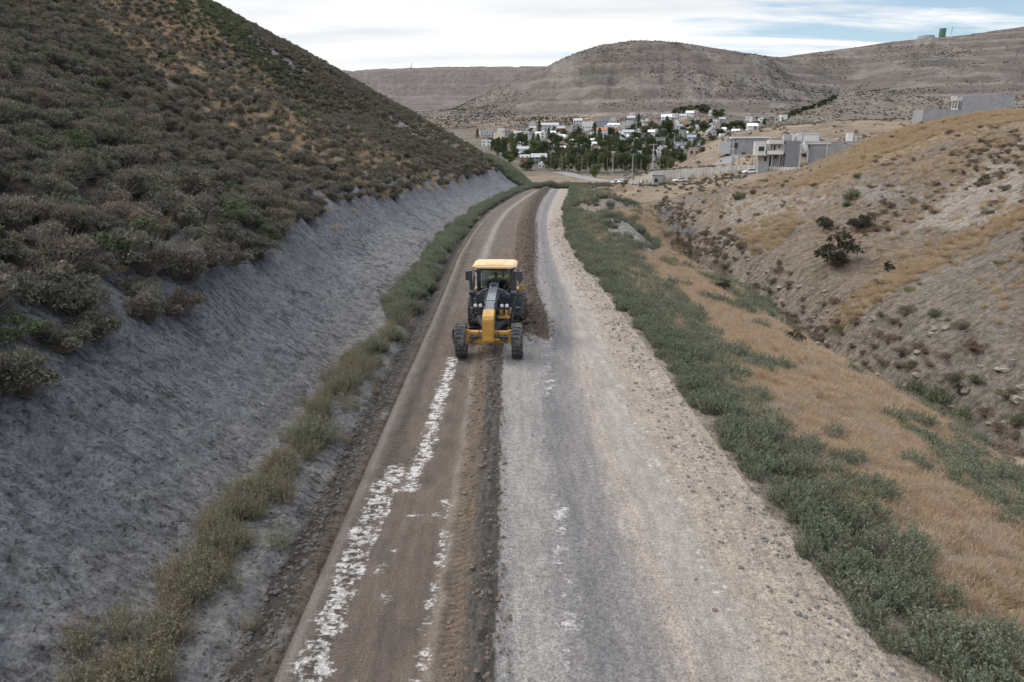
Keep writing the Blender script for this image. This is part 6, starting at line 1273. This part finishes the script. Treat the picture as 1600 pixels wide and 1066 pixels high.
# ---- poles
M_POLE = plain('concrete_pole', (.36, .36, .35), .8, .2, var=.12, sc=1); M_WOODP = plain('weathered_pole', (.25, .23, .20), .9, .1, var=.15, sc=1); M_STEELP = plain('galvanised_pole', (.45, .46, .47), .5, .5, var=.06)
def pole(px, pt, pb, dist, r, kind, label, group=None, cat='utility pole'):
    B_ = at_y(px, pb, dist); T_ = at_y(px, pt, dist); Hh = T_[2] - B_[2]; g_ = gz(B_[0], B_[1]); zb = min(g_, B_[2]) - .3; o = empty('street_lamp' if kind == 'lamp' else 'utility_pole', (B_[0], B_[1], zb)); tag(o, label, 'street lamp' if kind == 'lamp' else cat, group); Hh = T_[2] - zb
    m = M_WOODP if kind == 'wood' else (M_STEELP if kind == 'lamp' else M_POLE); a = MB(); a.tube((0, 0, 0), (0, 0, Hh), r * 1.25, r * .8, 10); a.build('pole', m, o)
    if kind in ('cross', 'trafo'):
        a = MB(); a.b2(-1.3, 1.3, -.09, .09, Hh - .35, Hh - .17); a.build('crossarm', m, o)
        for x_ in (-1.15, 0, 1.15): a = MB(); a.tube((x_, 0, Hh - .17), (x_, 0, Hh + .16), .06, .04, 8); a.build('insulator', M_WHITE, o)
    if kind == 'trafo':
        a = MB(); a.tube((.42, -.05, Hh * .42), (.42, -.05, Hh * .42 + 1.3), .42, seg=14); a.b2(-.5, .9, -.4, .4, Hh * .40, Hh * .42); a.build('transformer', M_CONC, o)
        for k_ in (.60, .78): a = MB(); a.b2(-.55, .55, -.12, .12, Hh * k_, Hh * k_ + .25); a.build('bracket', M_WHITE, o)
    if kind == 'lamp':
        a = MB(); a.bar((0, 0, Hh - .05), (-1.3, -.2, Hh + .15), .08); a.b2(-1.9, -1.2, -.35, -.05, Hh + .08, Hh + .22); a.build('lamp_head', M_WHITE, o)
    if kind == 'flood':
        a = MB(); a.b2(-1.2, 1.2, -.1, .1, Hh - .1, Hh + .08); [a.box((x_, -.15, Hh + .25), (.45, .2, .4)) for x_ in (-.95, -.3, .35, .95)]; a.build('lamp_head', M_WHITE, o)
    return o
for args in ((878, 245, 270, 440, .12, 'wood', 'thin bare pole, leftmost in front of the roadside tree row'), (909, 241, 272, 430, .13, 'wood', 'thin bare pole just left of the lone fresh green tree'), (860.5, 243, 268, 446, .10, 'wood', 'faint thin pole before the dark trees at the left of the town'), (934, 243, 268, 440, .09, 'wood', 'faint thin pole behind the lone fresh green tree'), (948.5, 246, 270, 430, .11, 'wood', 'thin bare pole left of the floodlight pole'),
             (957, 238, 274, 410, .20, 'flood', 'pole with a bank of white floodlights near the paved road'), (987.7, 241, 277, 340, .19, 'cross', 'concrete pole with a crossarm above the parked cars'), (1001, 249, 271, 330, .15, 'wood', 'short bare pole just left of the retaining wall'), (1019.5, 225, 268, 256, .24, 'trafo', 'tall concrete transformer pole behind the left end of the retaining wall'),
             (1030.3, 243, 266, 262, .12, 'wood', 'thin pole just right of the tall one behind the retaining wall'), (1085.5, 237, 261, 262, .12, 'wood', 'thin pole on the bare brow above the middle of the retaining wall'), (1142.5, 221, 272, 225, .24, 'trafo', 'thick concrete transformer pole in front of the retaining wall'), (1155, 216, 253, 236, .12, 'wood', 'thin pole just right of the thick one at the retaining wall'),
             (1175.5, 229, 256, 226, .10, 'wood', 'thin pole beside the white car on the terrace'), (1250, 202, 252, 205, .26, 'trafo', 'thick pole with transformer between the two concrete houses'), (1168, 193, 204, 560, .16, 'lamp', 'tall street lamp on the brow beyond the grey hall'), (1230, 198, 212, 330, .08, 'wood', 'thin pole on the slope above the roof rooms'), (1053, 208, 236, 560, .16, 'lamp', 'tall light pole in the town right of the biggest dark tree')):
    pole(*args)
# wires
def wire(p, q, sag, label):
    a = MB(); pts_ = []
    for i in range(13): t_ = i / 12; c = Vector(p).lerp(Vector(q), t_); pts_.append((c.x, c.y, c.z - sag * 4 * t_ * (1 - t_)))
    a.path(pts_, .02, 5); tag(a.build('power_line', M_RDARK, None), label, 'power line')
for da, lb in ((-1.15, 'left wire'), (1.15, 'right wire')):
    A_ = at_y(987.7, 241, 340); B_ = at_y(1019.5, 225, 256); wire((A_[0] + da, A_[1], A_[2] + .1), (B_[0] + da, B_[1], B_[2] + .1), .8, lb + ' from the crossarm pole to the tall transformer pole')
# tank and masts on the ridges
h_ = hit(1472, 57, False, 1500) or at_y(1472, 56, 2290)
k = h_[1] / FPX; tk = MB(); tk.tube((h_[0], h_[1], h_[2] - 8), (h_[0], h_[1], at_y(1472, 44.5, h_[1])[2]), 4.4 * k, seg=32); o = tk.build('water_tank', plain('green_tank_paint', (.075, .15, .125), .6, .4, var=.08, sc=.05), None, .8); tag(o, 'round green water tank standing up on the far right ridge', 'water tank')
h_ = hit(1447, 58, False, 1500) or at_y(1447, 58, 2290); tk = MB(); tk.tube((h_[0], h_[1], h_[2] - 8), (h_[0], h_[1], at_y(1447, 56.2, h_[1])[2]), 11 * k, seg=40); o = tk.build('reservoir', plain('pale_tank_paint', (.30, .34, .36), .6, .4, var=.08, sc=.05), None, .5); tag(o, 'wide low reservoir beside the green tank on the far ridge', 'reservoir')
for px_, py_, hh, D_, lb in ((643, 108, 9, 3950, 'thin radio mast on the far flat-topped mesa'), (641, 108, 4, 3950, 'short mast beside the taller one on the far mesa'), (1487, 53, 9, 2290, 'thin mast right of the green water tank')):
    h_ = hit(px_, py_ + 1, False, 1500) or at_y(px_, py_, D_); k = h_[1] / FPX; a = MB(); a.tube((h_[0], h_[1], h_[2] - 3), (h_[0], h_[1], h_[2] + hh * k), .30 * k, .2 * k, 6); [a.bar((h_[0] - .8 * k, h_[1], h_[2] + hh * k * q), (h_[0] + .8 * k, h_[1], h_[2] + hh * k * q), .3 * k) for q in (.7, .9)]; o = a.build('radio_mast', M_RDARK, None); tag(o, lb, 'radio mast')
# ---- cars
def car(x, y, z, yaw, mat, label, L=4.4, van=False):
    root = empty('parked_car', (x, y, z), yaw); tag(root, label, 'car'); a = MB(); h = 1.62 if van else 1.45
    a.prism([(-L / 2, .35), (-L / 2 + .05, .75), (-L / 2 + .9, .95), (L / 2 - .5 if not van else L / 2 - .1, .98), (L / 2, .85), (L / 2, .35)], -.88, .88, 'x'); body = a.build('body', mat, root, .08)
    a = MB(); r0 = -L / 2 + .95; r1 = L / 2 - (.15 if van else .6); a.prism([(r0, .94), (r0 + .75, h - .02), (r1 - .35, h - .02), (r1, .96)], -.76, .76, 'x'); a.build('windows', M_WIN, root, .05); a = MB(); a.prism([(r0 + .70, h - .03), (r0 + .8, h + .03), (r1 - .4, h + .03), (r1 - .3, h - .03)], -.74, .74, 'x'); a.build('roof', mat, root, .03)
    for sx in (-1, 1):
        for yy_ in (-L * .31, L * .30): a = MB(); a.tube((sx * .68, yy_, .33), (sx * .90, yy_, .33), .33, seg=18); a.build('wheel', M_TYRE, root, .03)
        a = MB(); a.box((sx * .62, -L / 2 + .03, .68), (.34, .08, .14)); a.build('headlight', M_LAMP, root, .02)
M_CARW = plain('white_car_paint', (.75, .77, .80), .25, .6, var=.02); M_CARD = plain('dark_car_paint', (.10, .11, .13), .25, .6, var=.02)
for px_, py_, yaw, m_, lb, vn, ym in ((961.5, 287, R(-62), M_CARW, 'white van parked beside the paved road left of the retaining wall', True, 190), (974, 287.2, R(-35), M_CARD, 'dark car parked right of the white van', False, 190), (970.6, 287.8, R(-30), M_CARW, 'white car behind the dark parked car', False, 190), (1062, 281.5, R(-80), M_CARW, 'white car parked at the foot of the retaining wall right of the kiosk', False, 190)):
    h_ = hit(px_, py_, True, ym)
    if px_ > 1000: q_ = at_y(px_, py_, 238); h_ = (q_[0], 238, gz(q_[0], 238))
    if h_: car(h_[0], h_[1], h_[2], yaw, m_, lb, 4.4, vn)
p_ = at_y(1179, 258, 212.6); car(p_[0], p_[1] + 3.5, gz(p_[0], p_[1] + 3.5), R(-85), M_CARW, 'white car parked on the terrace in front of the two-storey concrete house')
# ---- paved road beyond the dirt road
def ribbon(name, pts, w, mat, lift=.03, n=80):
    P_ = [Vector(p) for p in pts]; ts = np.linspace(0, len(P_) - 1, n); v = []
    for t_ in ts:
        i = min(int(t_), len(P_) - 2); f_ = t_ - i; c = P_[i].lerp(P_[i + 1], f_); d_ = (P_[i + 1] - P_[i]); d_.z = 0; d_.normalize(); nn = Vector((-d_.y, d_.x, 0))
        for s_ in np.linspace(-.5, .5, 7): q = c + nn * w * s_; v.append((q.x, q.y, gz(q.x, q.y) + lift))
    F = [(i * 7 + j, i * 7 + j + 1, (i + 1) * 7 + j + 1, (i + 1) * 7 + j) for i in range(n - 1) for j in range(6)]; me = mesh_np(name, np.array(v), np.array(F)); o = link_mesh(name, me, mat); tag(o, kind='structure'); return o
M_ASPH = plain('paved_road', (.20, .195, .20), .85, .3, var=.08, sc=.4)
pts = [hit(px_, py_, False, 190) for px_, py_ in ((872, 269), (885, 271), (905, 276), (925, 280.5), (945, 284), (965, 283), (985, 280), (1010, 277))]
ribbon('paved_road', [p for p in pts if p], 11, M_ASPH, .12)
h1 = [at_y(1128, 252, 246), at_y(1155, 246, 262), at_y(1185, 238, 282)]
ribbon('side_road', [(p[0], p[1], 0) for p in h1], 7, M_ASPH, .08, 30)
